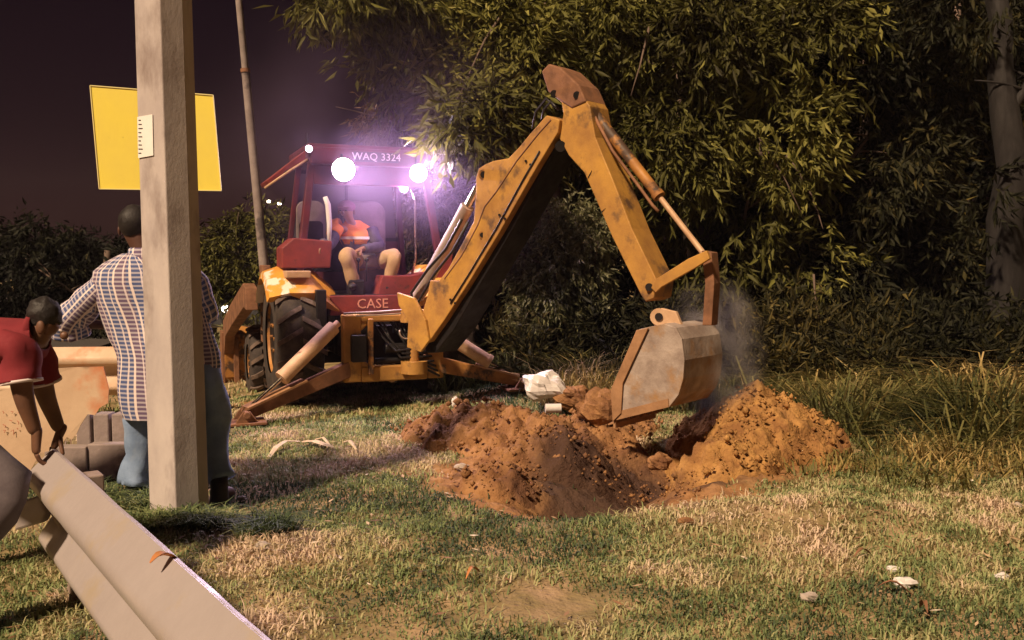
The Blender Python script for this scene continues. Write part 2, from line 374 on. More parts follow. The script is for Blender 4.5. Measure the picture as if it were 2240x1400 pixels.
npmesh('ground', np.stack([X, Yg, Z], -1).reshape(-1, 3), Fq, 'ground_mix', attrs={'soil': sm.ravel(), 'soil_shade': shadef(X, Yg).ravel()}, smooth=True, kind='structure')
def zg(x, y): return float(hground(np.array([x]), np.array([y]))[0])
# road running past on the left, behind the men
rd = MB(); rz = []
pts = [(-5.2, 3), (-5.6, 8), (-6.6, 14), (-9, 30), (-18, 80)]
rings = []
for (x, y) in pts: rings.append([(x - 9, y, .03), (x, y, .03)])
for i in range(len(rings) - 1):
    k = len(rd.v); rd.add([rings[i][0], rings[i][1], rings[i + 1][1], rings[i + 1][0]], [(0, 1, 2, 3)])
build('road', rd, 'asphalt', kind='structure')

def heap(name, cx, cy, hf, ext, label, seed, step=.022, hm='soil'):
    x = np.arange(cx - ext[0], cx + ext[0], step); y = np.arange(cy - ext[1], cy + ext[1], step); X, Y_ = np.meshgrid(x, y)
    Hh = hf(X, Y_); lump = np.abs(fbm(X * 5, Y_ * 5, 4, seed)) * .16 + np.abs(fbm(X * 15, Y_ * 15, 4, seed + 4)) * .09
    e = sstep(.0, .06, Hh)
    Z = hground(X, Y_) - .12 * (1 - sstep(-.02, .05, Hh)) + np.maximum(Hh, -.05) + e * (lump - .03)
    nx, ny = len(x), len(y); idx = np.arange(nx * ny).reshape(ny, nx)
    Fq = np.stack([idx[:-1, :-1], idx[:-1, 1:], idx[1:, 1:], idx[1:, :-1]], -1)
    keep = (Hh[:-1, :-1] > -.04) | (Hh[1:, 1:] > -.04)
    Fq = Fq[keep]
    V = np.stack([X, Y_, Z], -1).reshape(-1, 3); used, invx = np.unique(Fq, return_inverse=True)
    V = V[used]; Fq = invx.reshape(Fq.shape)
    V[:, 0] += .02 * fbm(V[:, 1] * 30, V[:, 2] * 30, 2, 3); V[:, 1] += .02 * fbm(V[:, 0] * 30, V[:, 2] * 30, 2, 6)
    r = root(name, (cx, cy, zg(cx, cy)), label, 'soil heap')
    shade_v = shadef(V[:, 0], V[:, 1]); V = V - np.array([cx, cy, zg(cx, cy)])
    npmesh('heap_surface', V, Fq, hm, parent=r, attrs={'soil_shade': shade_v})
    # loose clods on it
    n = 2600; px = rng.uniform(cx - ext[0], cx + ext[0], n); py = rng.uniform(cy - ext[1], cy + ext[1], n); hh = hf(px, py)
    k = hh > .01; px, py, hh = px[k], py[k], hh[k]
    base = np.array([[1, 0, 0], [-1, 0, 0], [0, 1, 0], [0, -1, 0], [0, 0, 1], [0, 0, -1]], float); ft = np.array([[0, 2, 4], [2, 1, 4], [1, 3, 4], [3, 0, 4], [2, 0, 5], [1, 2, 5], [3, 1, 5], [0, 3, 5]])
    sz = np.clip(np.exp(rng.normal(-4.75, .55, len(px))), .004, .05)
    Vv = base[None] * sz[:, None, None] * rng.uniform(.6, 1.3, (len(px), 6, 3)) + np.stack([px - cx, py - cy, hground(px, py) + hh + .06 * rng.random(len(px)) + .02 - zg(cx, cy)], -1)[:, None, :]
    Ff = ft[None] + (np.arange(len(px)) * 6)[:, None, None]
    npmesh('clods', Vv.reshape(-1, 3), Ff.reshape(-1, 3), hm, parent=r, kind='stuff')
    return r
heap('soil_mound', .2, 7.0, lambda x, y: .20 * g2(x, y, -.35, 7.6, .50, .5) + .27 * g2(x, y, .45, 6.55, .50, .30, .4) + .22 * g2(x, y, .25, 7.1, .85, .5, -.2) + .22 * g2(x, y, .85, 7.9, .4, .35) - .045, (1.5, 1.5), 'broad low mound of orange soil left of the bucket', 30)
def pileh(x, y):
    d = np.sqrt(((x - PILE_C[0]) / .80) ** 2 + ((y - PILE_C[1]) / .8) ** 2)
    return .60 * np.maximum(0, 1 - np.sqrt(d * d + .03)) ** .95 * (1 + .25 * fbm(x * 3, y * 3, 3, 8)) + .26 * g2(x, y, 1.42, 6.25, .30, .26) + .2 * g2(x, y, 1.65, 6.6, .3, .3) - .04
heap('soil_pile', 1.9, 6.9, pileh, (1.15, 1.1), 'pointed pile of orange soil right of the bucket', 44, hm='soil_ochre')
heap('soil_spill', .75, 5.25, lambda x, y: .08 * g2(x, y, 1.05, 5.65, .2, .2) + .08 * g2(x, y, -.05, 5.85, .2, .2) + .09 * g2(x, y, -.1, 5.95, .4, .2) - .035, (1.2, .9), 'thin spill of loose brown soil in front of the dug slot', 52)

# ------------------------------------------------------------------ grass
def blades(n, xr, yr, hmin, hmax, wd, m, name, mask, lean=.6, toneoff=0, seed=1, invden=None, tonef=None):
    g = np.random.default_rng(seed)
    # density falls with distance so that blades per pixel stay even
    y = yr[0] * (yr[1] / yr[0]) ** g.random(n); x = g.uniform(xr[0], xr[1], n)
    keep = mask(x, y, g) & (np.abs(x) < .60 * y + .5); x, y = x[keep], y[keep]; n = len(x)
    tn = fbm(x * .8, y * .8, 3, 11); t2 = fbm(x * 3.1, y * 3.1, 3, 15)
    h = g.uniform(hmin, hmax, n) * (1 + .9 * np.clip(t2, -.5, .8)); a = g.uniform(0, 2 * np.pi, n); b = a + np.pi / 2 + g.normal(0, .5, n)
    le = h * g.uniform(.1, 1.0, n) * lean * 1.6
    z = hground(x, y); sc = 1 + (y / 9)
    wx = np.cos(a) * wd * sc * .5; wy = np.sin(a) * wd * sc * .5; lx = np.cos(b) * le; ly = np.sin(b) * le
    V = np.empty((n, 5, 3))
    V[:, 0] = np.stack([x - wx, y - wy, z - .01], -1); V[:, 1] = np.stack([x + wx, y + wy, z - .01], -1)
    V[:, 2] = np.stack([x + lx * .4 + wx * .7, y + ly * .4 + wy * .7, z + h * .6], -1); V[:, 3] = np.stack([x + lx * .4 - wx * .7, y + ly * .4 - wy * .7, z + h * .6], -1)
    V[:, 4] = np.stack([x + lx, y + ly, z + h * (1 - .3 * lean)], -1)
    base = (np.arange(n) * 5)[:, None]
    Ft = np.concatenate([base + np.array([0, 1, 2]), base + np.array([0, 2, 3]), base + np.array([3, 2, 4])])
    tone = (tonef(x, y) if tonef else .5 + .95 * tn + .45 * t2) + g.normal(0, .13, n) + toneoff
    return npmesh(name, V.reshape(-1, 3), Ft, m, attrs={'tone': np.repeat(np.clip(tone, 0, 1), 5)}, kind='stuff')
def mask_main(x, y, g):
    earth = g2(x, y, .28, 3.75, .35, .45, .2) * .7 + g2(x, y, 3.1, 6.2, 1.0, .3) * .25
    s = soilmask(x, y); hp = pileh(x, y) > 0.0
    bald = fbm(x * 1.6, y * 1.6, 3, 41)
    return (g.random(len(x)) > s * .985) & ~hp & (g.random(len(x)) < np.clip(.85 + 1.1 * bald, .25, 1) - earth)
def tone_main(x, y):
    tn = fbm(x * .9, y * .9, 3, 11); t2 = fbm(x * 3.1, y * 3.1, 3, 15)
    t = .40 + .85 * tn + .6 * t2 + .35 * fbm(x * 7, y * 7, 2, 19)
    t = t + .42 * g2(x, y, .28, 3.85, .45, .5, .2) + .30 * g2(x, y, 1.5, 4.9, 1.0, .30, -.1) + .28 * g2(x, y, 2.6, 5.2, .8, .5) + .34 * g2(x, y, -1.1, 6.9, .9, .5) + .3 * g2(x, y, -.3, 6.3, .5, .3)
    t = t - .42 * g2(x, y, -1.0, 5.45, .9, .16, .22) - .25 * g2(x, y, .7, 4.7, .8, .35) - .28 * g2(x, y, 1.3, 3.9, .8, .5) + .25 * g2(x, y, -.6, 3.6, .5, .2) + .3 * sstep(-1.3, -2.2, x) * sstep(4.2, 3.2, y)  # first term paints the shadow band right of the pole into the grass
    return t
gw = blades(300000, (-3.2, 5.5), (2.5, 10.5), .012, .055, .0058, 'grass_blades', 'grass', mask_main, 1.0, seed=3, tonef=tone_main)
blades(26000, (-3.2, 5.5), (2.6, 9), .04, .09, .004, 'grass_blades', 'grass', lambda x, y, g: mask_main(x, y, g) & (fbm(x * 2.3, y * 2.3, 3, 71) > .1), .9, seed=5, tonef=tone_main)
def mask_tall(x, y, g):
    line = 7.3 - .62 * (x - 2.0); return (y > line + 2.2 * fbm(x * 1.3, y * 1.3, 3, 60)) & (x > 1.9) & (fbm(x * 3, y * 3, 2, 64) > -.22) & ~(pileh(x, y) > .0)
blades(34000, (1.9, 8), (5.2, 11.5), .12, .50, .010, 'tall_grass', 'tall_grass', lambda x, y, g: mask_tall(x, y, g) & (fbm(x * 1.9, y * 1.9, 3, 33) > -.12), 1.5, seed=8, toneoff=0)
blades(7000, (2.2, 8), (5.4, 10.5), .25, .70, .011, 'tall_grass', 'tall_grass', lambda x, y, g: mask_tall(x, y, g) & (fbm(x * 1.4, y * 1.4, 3, 35) > .08), 1.3, seed=21, toneoff=.12)
blades(9000, (1.8, 7), (4.8, 8), .06, .22, .008, 'tall_grass', 'tall_grass', lambda x, y, g: (y > 6.6 - .5 * (x - 2) + 2 * fbm(x * 1.2, y * 1.2, 3, 66)) & (pileh(x, y) < 0), 1.4, seed=22, toneoff=.2)
blades(42000, (-.8, 7.5), (8.2, 11.5), .14, .50, .008, 'tall_grass', 'tall_grass', lambda x, y, g: (y > 8.6) & ~(pileh(x, y) > 0) & ~((x < .3) & (y < 9.3)), .9, toneoff=-.15, seed=9)
def mask_pole(x, y, g): return (((x + 1.78) / .36) ** 2 + ((y - 4.98) / .13) ** 2 < 1) | (((x + 1.28) / .2) ** 2 + ((y - 4.7) / .16) ** 2 < .5) | (((x + 2.4) / .32) ** 2 + ((y - 5.35) / .18) ** 2 < 1)
blades(42000, (-2.9, -1.0), (4.4, 5.7), .03, .15, .006, 'grass_blades', 'grass', lambda x, y, g: mask_pole(x, y, g) & (fbm(x * 6, y * 6, 2, 5) > -.25), 1.2, seed=12, tonef=lambda x, y: .22 + .7 * fbm(x * 5, y * 5, 2, 9))
blades(9000, (-14, -3), (7, 13), .03, .10, .008, 'grass_blades', 'grass', lambda x, y, g: x > -5.1, .8, seed=13)

# ------------------------------------------------------------------ trees
def n3(p, f, s):
    x, y, z = p[:, 0] * f + s, p[:, 1] * f + s * 1.3, p[:, 2] * f + s * .7
    return (np.sin(x + 1.7 * np.sin(y * .9 + .3)) + np.sin(y * 1.1 + 1.5 * np.sin(z * 1.2)) + np.sin(z * .95 + 1.6 * np.sin(x * 1.1 + 2))) / 3
def crown(name, parent, blobs, n, L, W, m, seed, per=9, gap=-.25, droop=.7, toneb=.4, fill=.45, kind='stuff'):
    g = np.random.default_rng(seed); bl = np.array([b[:6] for b in blobs], float)
    vol = np.array([(b[3] * b[4] * b[5]) ** (2 / 3) * (b[6] if len(b) > 6 else 1) for b in blobs]); vol /= vol.sum()
    ns = n // per; k = g.choice(len(bl), ns, p=vol); d = g.normal(size=(ns, 3)); d /= np.linalg.norm(d, axis=1)[:, None]
    rr = fill + (1 - fill) * g.random(ns) ** .6
    rad = rr * (1 + .22 * n3(d * 2 + bl[k, :3], 1.6, seed))
    p = bl[k, :3] + d * bl[k, 3:6] * rad[:, None]
    keep = n3(p, 3.1, seed * .7) + .5 * n3(p, 7, seed) > gap; p, d = p[keep], d[keep]; ns = len(p)
    tw = d * .8 + g.normal(0, .45, (ns, 3)); tw[:, 2] -= droop; tw /= np.linalg.norm(tw, axis=1)[:, None]
    tl = L * g.uniform(1.2, 2.6, ns); clump = n3(p, 1.7, seed + 3) * .75 + n3(p, 5, seed) * .2 + .1 * g.normal(size=ns)
    t = g.random((ns, per)); q = p[:, None] + tw[:, None] * (t * tl[:, None])[..., None] + g.normal(0, L * .12, (ns, per, 3))
    ld = tw[:, None] * .8 + g.normal(0, .55, (ns, per, 3)); ld[..., 2] -= droop * .55; ld /= np.linalg.norm(ld, axis=2)[..., None]
    q = q.reshape(-1, 3); ld = ld.reshape(-1, 3); N = len(q)
    sd_ = np.cross(ld, g.normal(size=(N, 3))); sd_ /= np.linalg.norm(sd_, axis=1)[:, None] + 1e-9; nm = np.cross(sd_, ld)
    l = L * g.uniform(.45, 1.35, N)[:, None]; wv = W * g.uniform(.7, 1.3, N)[:, None]
    V = np.stack([q, q + ld * l * .42 + sd_ * wv * .5 + nm * wv * .2, q + ld * l - nm * l * .12, q + ld * l * .42 - sd_ * wv * .5 + nm * wv * .2], 1)
    b4 = (np.arange(N) * 4)[:, None]; Ft = np.concatenate([b4 + np.array([0, 1, 2]), b4 + np.array([0, 2, 3])])
    tone = toneb + np.repeat(clump, per) * .45 + g.normal(0, .16, N) + .35 * (g.random(N) > .965)
    inv = np.array(rootinv(parent)); V = V.reshape(-1, 3) @ inv[:3, :3].T + inv[:3, 3]
    return npmesh(name, V, Ft, m, parent=parent, attrs={'tone': np.repeat(np.clip(tone, 0, 1), 4)}, kind=kind)
def limb(mb, p0, p1, r0, r1, bend=.12, n=7, seed=0):
    p0, p1 = Vector(p0), Vector(p1); pts = []; rs = []; rr = random.Random(seed); ln = (p1 - p0).length
    o = Vector((rr.uniform(-1, 1), rr.uniform(-1, 1), rr.uniform(-.3, .6))) * bend * ln
    for i in range(n):
        t = i / (n - 1); pts.append(p0.lerp(p1, t) + o * math.sin(math.pi * t) + Vector((rr.uniform(-1, 1), rr.uniform(-1, 1), 0)) * r0 * .3 * (0 < i < n - 1)); rs.append(r0 * (1 - t) + r1 * t)
    mb.tube(pts, rs, 9); return pts
def tree(name, base, top, r, label, cat, limbs, blobs, n, L, W, m, seed, bark='bark', group=None, **kw):
    b = Vector(base); rt = root(name, b, label, cat, group)
    tm = MB(); pts = limb(tm, b - Vector((0, 0, .15)), top, r, r * .45, .05, 9, seed); build('trunk', tm, bark, rt, smooth=True)
    for i, (t, e, rr_) in enumerate(limbs):
        lm = MB(); s0 = pts[min(8, int(t * 8))]; lp = limb(lm, s0, e, rr_, rr_ * .3, .1, 7, seed + i)
        for j in range(5):
            a = lp[2 + j]; rg = random.Random(seed * 7 + i * 5 + j)
            limb(lm, a, a + Vector((rg.uniform(-.6, .6), rg.uniform(-.4, .4), rg.uniform(-.25, .6))), rr_ * .3, rr_ * .1, .1, 5, seed + j)
        build('limb', lm, bark, rt, smooth=True)
    crown('crown', rt, blobs, n, L, W, m, seed, **kw)
    return rt
def B(px, py, Y, rx, ry, rz, wgt=1): p = P(px, py, Y); return (p.x, p.y, p.z, rx, ry, rz, wgt)
# tall tree over the cab
tree('tree', (1.0, 11.6, .1), (.2, 11.2, 3.6), .13, 'tall willow-like tree whose drooping leaves hang over the digger cab', 'tree',
     [(.5, P(900, 90, 10.6), .06), (.6, P(960, 270, 9.9), .05), (.8, P(760, -80, 9.6), .05), (.4, P(1180, 60, 10.6), .06), (.45, P(860, 260, 10.9), .04)],
     [B(960, 60, 11, .8, .8, .55), B(890, 130, 10.6, .42, .5, .35), B(1010, 180, 10.4, .5, .5, .42), B(1120, 110, 10.8, .7, .7, .7), B(1000, 262, 9.6, .22, .25, .16, .9), B(1062, 250, 9.3, .30, .3, .24, 1.6), B(1030, 280, 9.1, .16, .2, .14, 1.6), B(990, 252, 9.0, .08, .1, .06, 1.0),
      B(740, -30, 9.5, .45, .4, .17, .9), B(850, 0, 10, .5, .5, .2), B(1140, 320, 10.9, .45, .5, .4), B(1210, 180, 11.3, .5, .6, .8)],
     44000, .19, .042, 'leaf_green', 11, per=9, gap=-.35, toneb=.5)
tree('tree', (-.6, 12.6, 0), (-.7, 12.3, 2.6), .08, 'reddish brown-leaved small tree just behind the cab roof', 'tree', [(.6, P(840, 260, 11.6), .04), (.7, P(960, 430, 11.6), .04)],
     [B(850, 265, 11.7, .35, .5, .33), B(910, 300, 11.8, .4, .5, .35), B(960, 440, 11.8, .5, .5, .5), B(1020, 520, 11.9, .5, .6, .6)], 10000, .12, .024, 'leaf_brown', 17, gap=-.45, toneb=.35)
tree('tree', (2.6, 12.2, .2), (2.3, 11.9, 4.0), .14, 'broad yellow-green leafy tree behind the top of the digger arm', 'tree',
     [(.5, P(1500, 120, 11), .06), (.6, P(1700, 120, 11.2), .06), (.4, P(1350, 120, 11), .05), (.35, P(1640, 420, 11), .04)],
     [B(1330, 60, 11.4, .9, .8, .8), B(1540, 90, 11.2, .95, .8, .8), B(1760, 100, 11.4, .9, .8, .8), B(1480, 330, 11.2, .8, .7, .7), B(1330, 330, 11.5, .7, .7, .7), B(1680, 330, 11.2, .8, .8, .8), B(1560, 520, 11.4, .8, .8, .7), B(1760, 560, 11.6, .7, .8, .7)],
     66000, .18, .042, 'leaf_green', 23, per=9, gap=-.22, toneb=.44)
tree('bush', (.95, 10.6, .1), (.95, 10.5, 1.1), .05, 'rounded shrub of pale small leaves between boom and digger arm', 'bush', [(.5, P(1180, 560, 10.2), .025), (.6, P(1270, 520, 10.2), .025)],
     [B(1225, 590, 10.4, .52, .5, .5), B(1195, 660, 10.2, .35, .4, .33), B(1265, 510, 10.5, .42, .4, .4), B(1275, 650, 10.4, .33, .4, .33), B(1150, 570, 10.3, .2, .3, .2)], 26000, .085, .028, 'leaf_bush', 29, gap=-.5, droop=.9, toneb=.5)
tree('tree', (4.3, 12.2, .3), (4.1, 12, 3.6), .12, 'dark bushy tree at the middle of the wood edge', 'tree',
     [(.5, P(1900, 300, 11.4), .05), (.5, P(1820, 620, 11.4), .04)],
     [B(1900, 120, 11.8, .9, .8, .9), B(1930, 380, 11.7, .8, .8, .8), B(1850, 640, 11.4, .8, .8, .6), B(1680, 680, 11.0, .55, .6, .5), B(2020, 620, 11.6, .8, .8, .8), B(1960, 740, 11, .8, .6, .35), B(1700, 520, 11.6, .5, .5, .4)],
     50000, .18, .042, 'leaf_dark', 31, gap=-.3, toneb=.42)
tree('tree', P(2185, 800, 10.4) * 1.0, P(2165, -60, 10.8), .24, 'thick trunk with bark painted dark at the dim end of the wood', 'tree',
     [(.7, P(2290, 100, 10.6), .07)],
     [B(2130, -20, 10.9, .8, .7, .7), B(2240, 180, 11.6, .6, .6, .8), B(2060, 170, 11.6, .6, .6, .7), B(2260, 500, 12, .5, .5, 1.0), B(2290, 760, 11.2, .6, .6, .4), B(2140, 700, 9.9, .35, .3, .3, .5), B(2150, 420, 10.1, .25, .2, .5, .35), B(2080, 790, 9.9, .5, .4, .25, .6)],
     30000, .16, .036, 'leaf_dark', 37, bark='bark_dim', gap=-.25, toneb=.34)
# dense far wood that closes the view behind
wd = root('wood', (3, 15, .2), 'dark dense wood closing the view behind the trees', 'wood'); tag(wd, kind='stuff')
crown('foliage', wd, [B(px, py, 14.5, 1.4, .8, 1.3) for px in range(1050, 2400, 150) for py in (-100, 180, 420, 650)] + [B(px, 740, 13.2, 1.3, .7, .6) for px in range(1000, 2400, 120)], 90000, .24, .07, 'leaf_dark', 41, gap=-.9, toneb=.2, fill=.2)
wt = MB()
for i in range(9):
    px = 1100 + i * 140; b = P(px, 770, 13.6); limb(wt, (b.x, b.y, 0), (b.x + random.uniform(-.5, .5), b.y, 5.5), .1, .05, .04, 6, 60 + i)
build('trunks', wt, 'bark', wd, smooth=True, kind='stuff')
ug = root('undergrowth', (4, 11, .2), 'dark tangled undergrowth at the foot of the wood', 'undergrowth'); tag(ug, kind='stuff')
rg_ = random.Random(5)
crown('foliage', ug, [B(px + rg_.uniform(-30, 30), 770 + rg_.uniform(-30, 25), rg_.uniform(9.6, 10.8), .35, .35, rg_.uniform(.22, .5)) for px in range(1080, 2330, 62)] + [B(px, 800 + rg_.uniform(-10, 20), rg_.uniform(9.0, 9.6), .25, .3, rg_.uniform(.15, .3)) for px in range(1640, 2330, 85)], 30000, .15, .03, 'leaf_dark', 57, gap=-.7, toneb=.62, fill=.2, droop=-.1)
for q0, q1, rr_, tn_ in ((P(1040, 150, 10), P(1160, 300, 9.7), .018, 'tree'), (P(1100, 30, 10.2), P(1010, 210, 9.6), .016, 'tree'), (P(950, 20, 10), P(880, 150, 9.9), .014, 'tree'), (P(1720, 340, 10.6), P(1800, 500, 10.3), .016, 'tree.002'), (P(1660, 300, 10.6), P(1760, 480, 10.4), .013, 'tree.002'), (P(1420, 60, 10.6), P(1380, 210, 10.4), .016, 'tree.002'), (P(1780, 600, 10.4), P(1810, 760, 10.2), .013, 'tree.003')):
    bm_ = MB(); limb(bm_, q0, q1, rr_, rr_ * .35, .08, 6, int(q0.x * 100) % 97); build('branch', bm_, 'bark', bpy.data.objects[tn_], smooth=True)
# left background trees
tree('tree', (-7.6, 17, -.2), (-7.5, 17, 1.6), .12, 'dim rounded tree at the left edge behind the bending man', 'tree', [(.6, P(100, 600, 16.5), .05)],
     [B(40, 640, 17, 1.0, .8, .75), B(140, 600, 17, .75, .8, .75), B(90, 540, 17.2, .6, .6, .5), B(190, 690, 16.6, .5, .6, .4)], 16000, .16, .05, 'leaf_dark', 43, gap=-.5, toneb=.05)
tree('tree', (-4.6, 16, -.25), (-4.4, 16, 1.7), .12, 'feathery olive tree beside the street lamp pole behind the digger', 'tree', [(.6, P(520, 540, 15.6), .05)],
     [B(520, 560, 16, .8, .7, .65), B(470, 610, 15.7, .55, .6, .5), B(570, 500, 16.2, .55, .6, .35), B(540, 640, 15.6, .8, .6, .35), B(610, 540, 16, .5, .6, .5)], 16000, .15, .04, 'leaf_green', 47, gap=-.5, toneb=.35)
tree('bush', P(275, 770, 19), P(275, 620, 19), .07, 'low dark bush between bending man and plaid-shirted man', 'bush', [(.6, P(250, 600, 19), .05)],
     [B(235, 570, 20, .7, .6, .5), B(300, 620, 19.5, .9, .6, .7), B(200, 700, 18.5, .8, .6, .5)], 9000, .17, .05, 'leaf_dark', 49, gap=-.6, toneb=.2)
tree('bush', P(530, 790, 13.6), P(530, 750, 13.6), .03, 'brightly lit yellow-green weeds by the headlights beyond the loader arm', 'bush', [],
     [B(530, 735, 13.6, .16, .15, .16), B(490, 750, 13.7, .16, .15, .12), B(560, 760, 13.4, .15, .15, .16)], 2600, .10, .03, 'leaf_bush', 51, gap=-.8, toneb=.95)
# far dark ridge of trees along the horizon on the left
hz = root('treeline', (-30, 70, 0), 'low black line of distant trees on the horizon', 'treeline'); tag(hz, kind='stuff')
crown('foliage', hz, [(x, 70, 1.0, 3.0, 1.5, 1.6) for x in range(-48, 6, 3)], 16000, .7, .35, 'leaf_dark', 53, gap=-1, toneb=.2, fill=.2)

# ------------------------------------------------------------------ backhoe loader
YAW = R(22); O = Vector((-1.45, 9.4, 0))
r_ = Vector((math.cos(YAW), math.sin(YAW), 0)); f_ = Vector((-math.sin(YAW), math.cos(YAW), 0))
MX = Matrix.Translation(O) @ Matrix.Rotation(YAW, 4, 'Z')
def W(u, v, z): return O + r_ * u + f_ * v + Vector((0, 0, z))
bh = root('backhoe_loader', O, 'worn yellow and red backhoe digger with its work lamps lit', 'backhoe digger', mx=MX)
ROOT[bh.name] = (MX.copy(), MX.inverted())
def part(name, mb, m, parent=bh, **kw): return build(name, mb, m, parent, local=True, **kw)
# --- wheels
def wheel(name, u0, u1, v, rad, rimr, zc, side):
    wd_ = u1 - u0; n = 40; prof = [(rimr, 0), (rad * .86, .0), (rad * .95, .05), (rad, .14), (rad * 1.005, .5), (rad, .86), (rad * .95, .95), (rad * .86, 1), (rimr, 1)]
    rings = [[(u0 + t * wd_, v + math.cos(a) * rr, zc + math.sin(a) * rr) for a in [2 * math.pi * i / n for i in range(n)]] for rr, t in prof]
    wr = part(name, MB().loft([[(u0 + .1 * wd_ + t * wd_ * .8, v + math.cos(a) * rimr * .97, zc + math.sin(a) * rimr * .97) for a in [2 * math.pi * i / n for i in range(n)]] for t in (0, 1)]), 'dark_steel')
    part('tyre', MB().loft(rings, cap=False), 'rubber', wr, smooth='auto')
    rim = MB(); uo = u0 if side < 0 else u1
    rp = [(rimr * 1.02, 0), (rimr * .96, .05), (rimr * .8, .08), (rimr * .55, .06), (rimr * .3, .04), (.01, .03)]
    rim.loft([[(uo - side * (t + .02) + 0 * a, v + math.cos(a) * rr, zc + math.sin(a) * rr) for a in [2 * math.pi * i / 28 for i in range(28)]] for rr, t in rp], cap=False)
    for i in range(6): a = i * math.pi / 3; rim.cyl((uo - side * .07, v + math.cos(a) * rimr * .4, zc + math.sin(a) * rimr * .4), (uo - side * .02, v + math.cos(a) * rimr * .4, zc + math.sin(a) * rimr * .4), .018, n=6)
    part('rim', rim, 'yellow_dirty', wr, smooth='auto')
    nl = 20 if rad > .6 else 14; me = None
    for i in range(nl * 2):
        s = -1 if i % 2 else 1
        if me is None or i < 2:
            lug = MB(); hw = wd_ * .5
            a0 = 0
            pts = []
            for (t, ang, hgt) in ((.03, .20, 0), (.50, -.04, 0)): pass
            def lp(t, ang, h, wv=0): return Vector((s * (hw * (1 - 2 * t)) , math.cos(ang) * (rad + h), math.sin(ang) * (rad + h)))
            q = []
            for t, ang in ((-.02, .17), (.25, .06), (.50, -.03)):
                for da in (-.035, .035):
                    for h in (-.03, .035 if t > 0 else -.005): q.append(lp(t, ang + da * (.7 / rad), h))
            # index: t*4 + da*2 + h
            fs = []
            for k in range(2):
                b0, b1 = k * 4, k * 4 + 4
                fs += [(b0 + 1, b0 + 3, b1 + 3, b1 + 1), (b0, b0 + 1, b1 + 1, b1), (b0 + 2, b1 + 2, b1 + 3, b0 + 3)]
            fs += [(0, 2, 3, 1), (8, 9, 11, 10)]
            lug.add(q, fs); o = build('tread_lug', lug, 'tread_dust', None); meL = o.data; o.parent = wr; meshes = (meshes + [meL]) if i == 1 else [meL]
        else:
            o = bpy.data.objects.new('tread_lug', meshes[i % 2]); COL.objects.link(o); o.parent = wr
        o.location = ((u0 + u1) / 2, v, zc); o.rotation_euler = ((i // 2) * 2 * math.pi / nl + (math.pi / nl if i % 2 else 0), 0, 0)
    return wr
wheel('rear_wheel', -.98, -.52, .35, .68, .36, .66, -1)
wheel('rear_wheel', .60, 1.05, .35, .68, .36, .66, 1)
wheel('front_wheel', -1.0, -.72, 2.35, .42, .22, .20, -1)
wheel('front_wheel', .72, 1.0, 2.35, .42, .22, .20, 1)
part('axle', MB().cyl((-.7, .35, .66), (.7, .35, .66), .12).box((0, .35, .66), (.4, .4, .4)), 'dark_steel', bevel=.02)
part('front_axle', MB().beam((-.8, 2.35, .22), (.8, 2.35, .22), .14, .14), 'dark_steel', bevel=.01)
# --- chassis and bonnet
part('chassis', MB().box((-.28, .9, .62), (.14, 3.2, .26)).box((.28, .9, .62), (.14, 3.2, .26)).box((0, -.25, .62), (.7, .1, .3)).box((0, .9, .72), (.6, 2.6, .3)), 'dark_steel', bevel=.01)
part('bonnet', MB().box((0, 2.1, 1.18), (.72, 1.25, .5)), 'yellow_dirty', bevel=.05)
part('transmission', MB().box((-.12, -.1, .40), (.34, .5, .26)).cyl((-.12, -.45, .36), (-.12, -.2, .36), .11).cyl((.1, -.5, .3), (.1, -.2, .3), .06), 'dark_steel', bevel=.02)
part('drain_plug', MB().cyl((.08, -.52, .30), (.08, -.46, .30), .045, n=10).cyl((.16, -.52, .37), (.16, -.48, .37), .022, n=8), 'cylinder_paint', smooth='auto')
# --- fenders: curved hood over the rear wheel
V3 = lambda *a: Vector(a)
def fender(s):
    rings = []; seg = 12
    for k in range(seg + 1):
        a = R(-8 + 150 * k / seg) ; rr = .80 + .03 * math.sin(math.pi * k / seg)
        c = Vector((0, .35 - math.cos(a) * rr * .86, .60 + math.sin(a) * rr * .90)); ou = s * 1.04; iu = s * .36; dz = V3(0, 0, -.13)
        nrm = Vector((0, -math.cos(a), math.sin(a)))
        hump = .07 * math.sin(math.pi * k / seg)
        row = [Vector((iu, c.y, c.z)) - nrm * .02 + dz, Vector((s * .60, c.y, c.z)) + nrm * hump, Vector((s * .85, c.y, c.z)) + nrm * hump * 1.1, Vector((ou, c.y, c.z)) + nrm * .0, Vector((ou + s * .02, c.y, c.z)) - nrm * .07,
               Vector((ou - s * .02, c.y, c.z)) - nrm * .075, Vector((s * .85, c.y, c.z)) + nrm * (hump - .03), Vector((iu, c.y, c.z)) - nrm * .05 + dz]
        rings.append(row)
    return MB().loft(rings[4:])
part('fender', fender(-1), 'fender_paint', smooth='auto', label='yellow and white rear wheel fender with peeling paint')
part('fender', fender(1), 'fender_paint', smooth='auto')
part('wheel_arch_lining', MB().box((-.56, .02, .86), (.10, .62, .62)).box((-.70, -.03, .98), (.5, .04, .30)), 'dark_steel', bevel=.01)
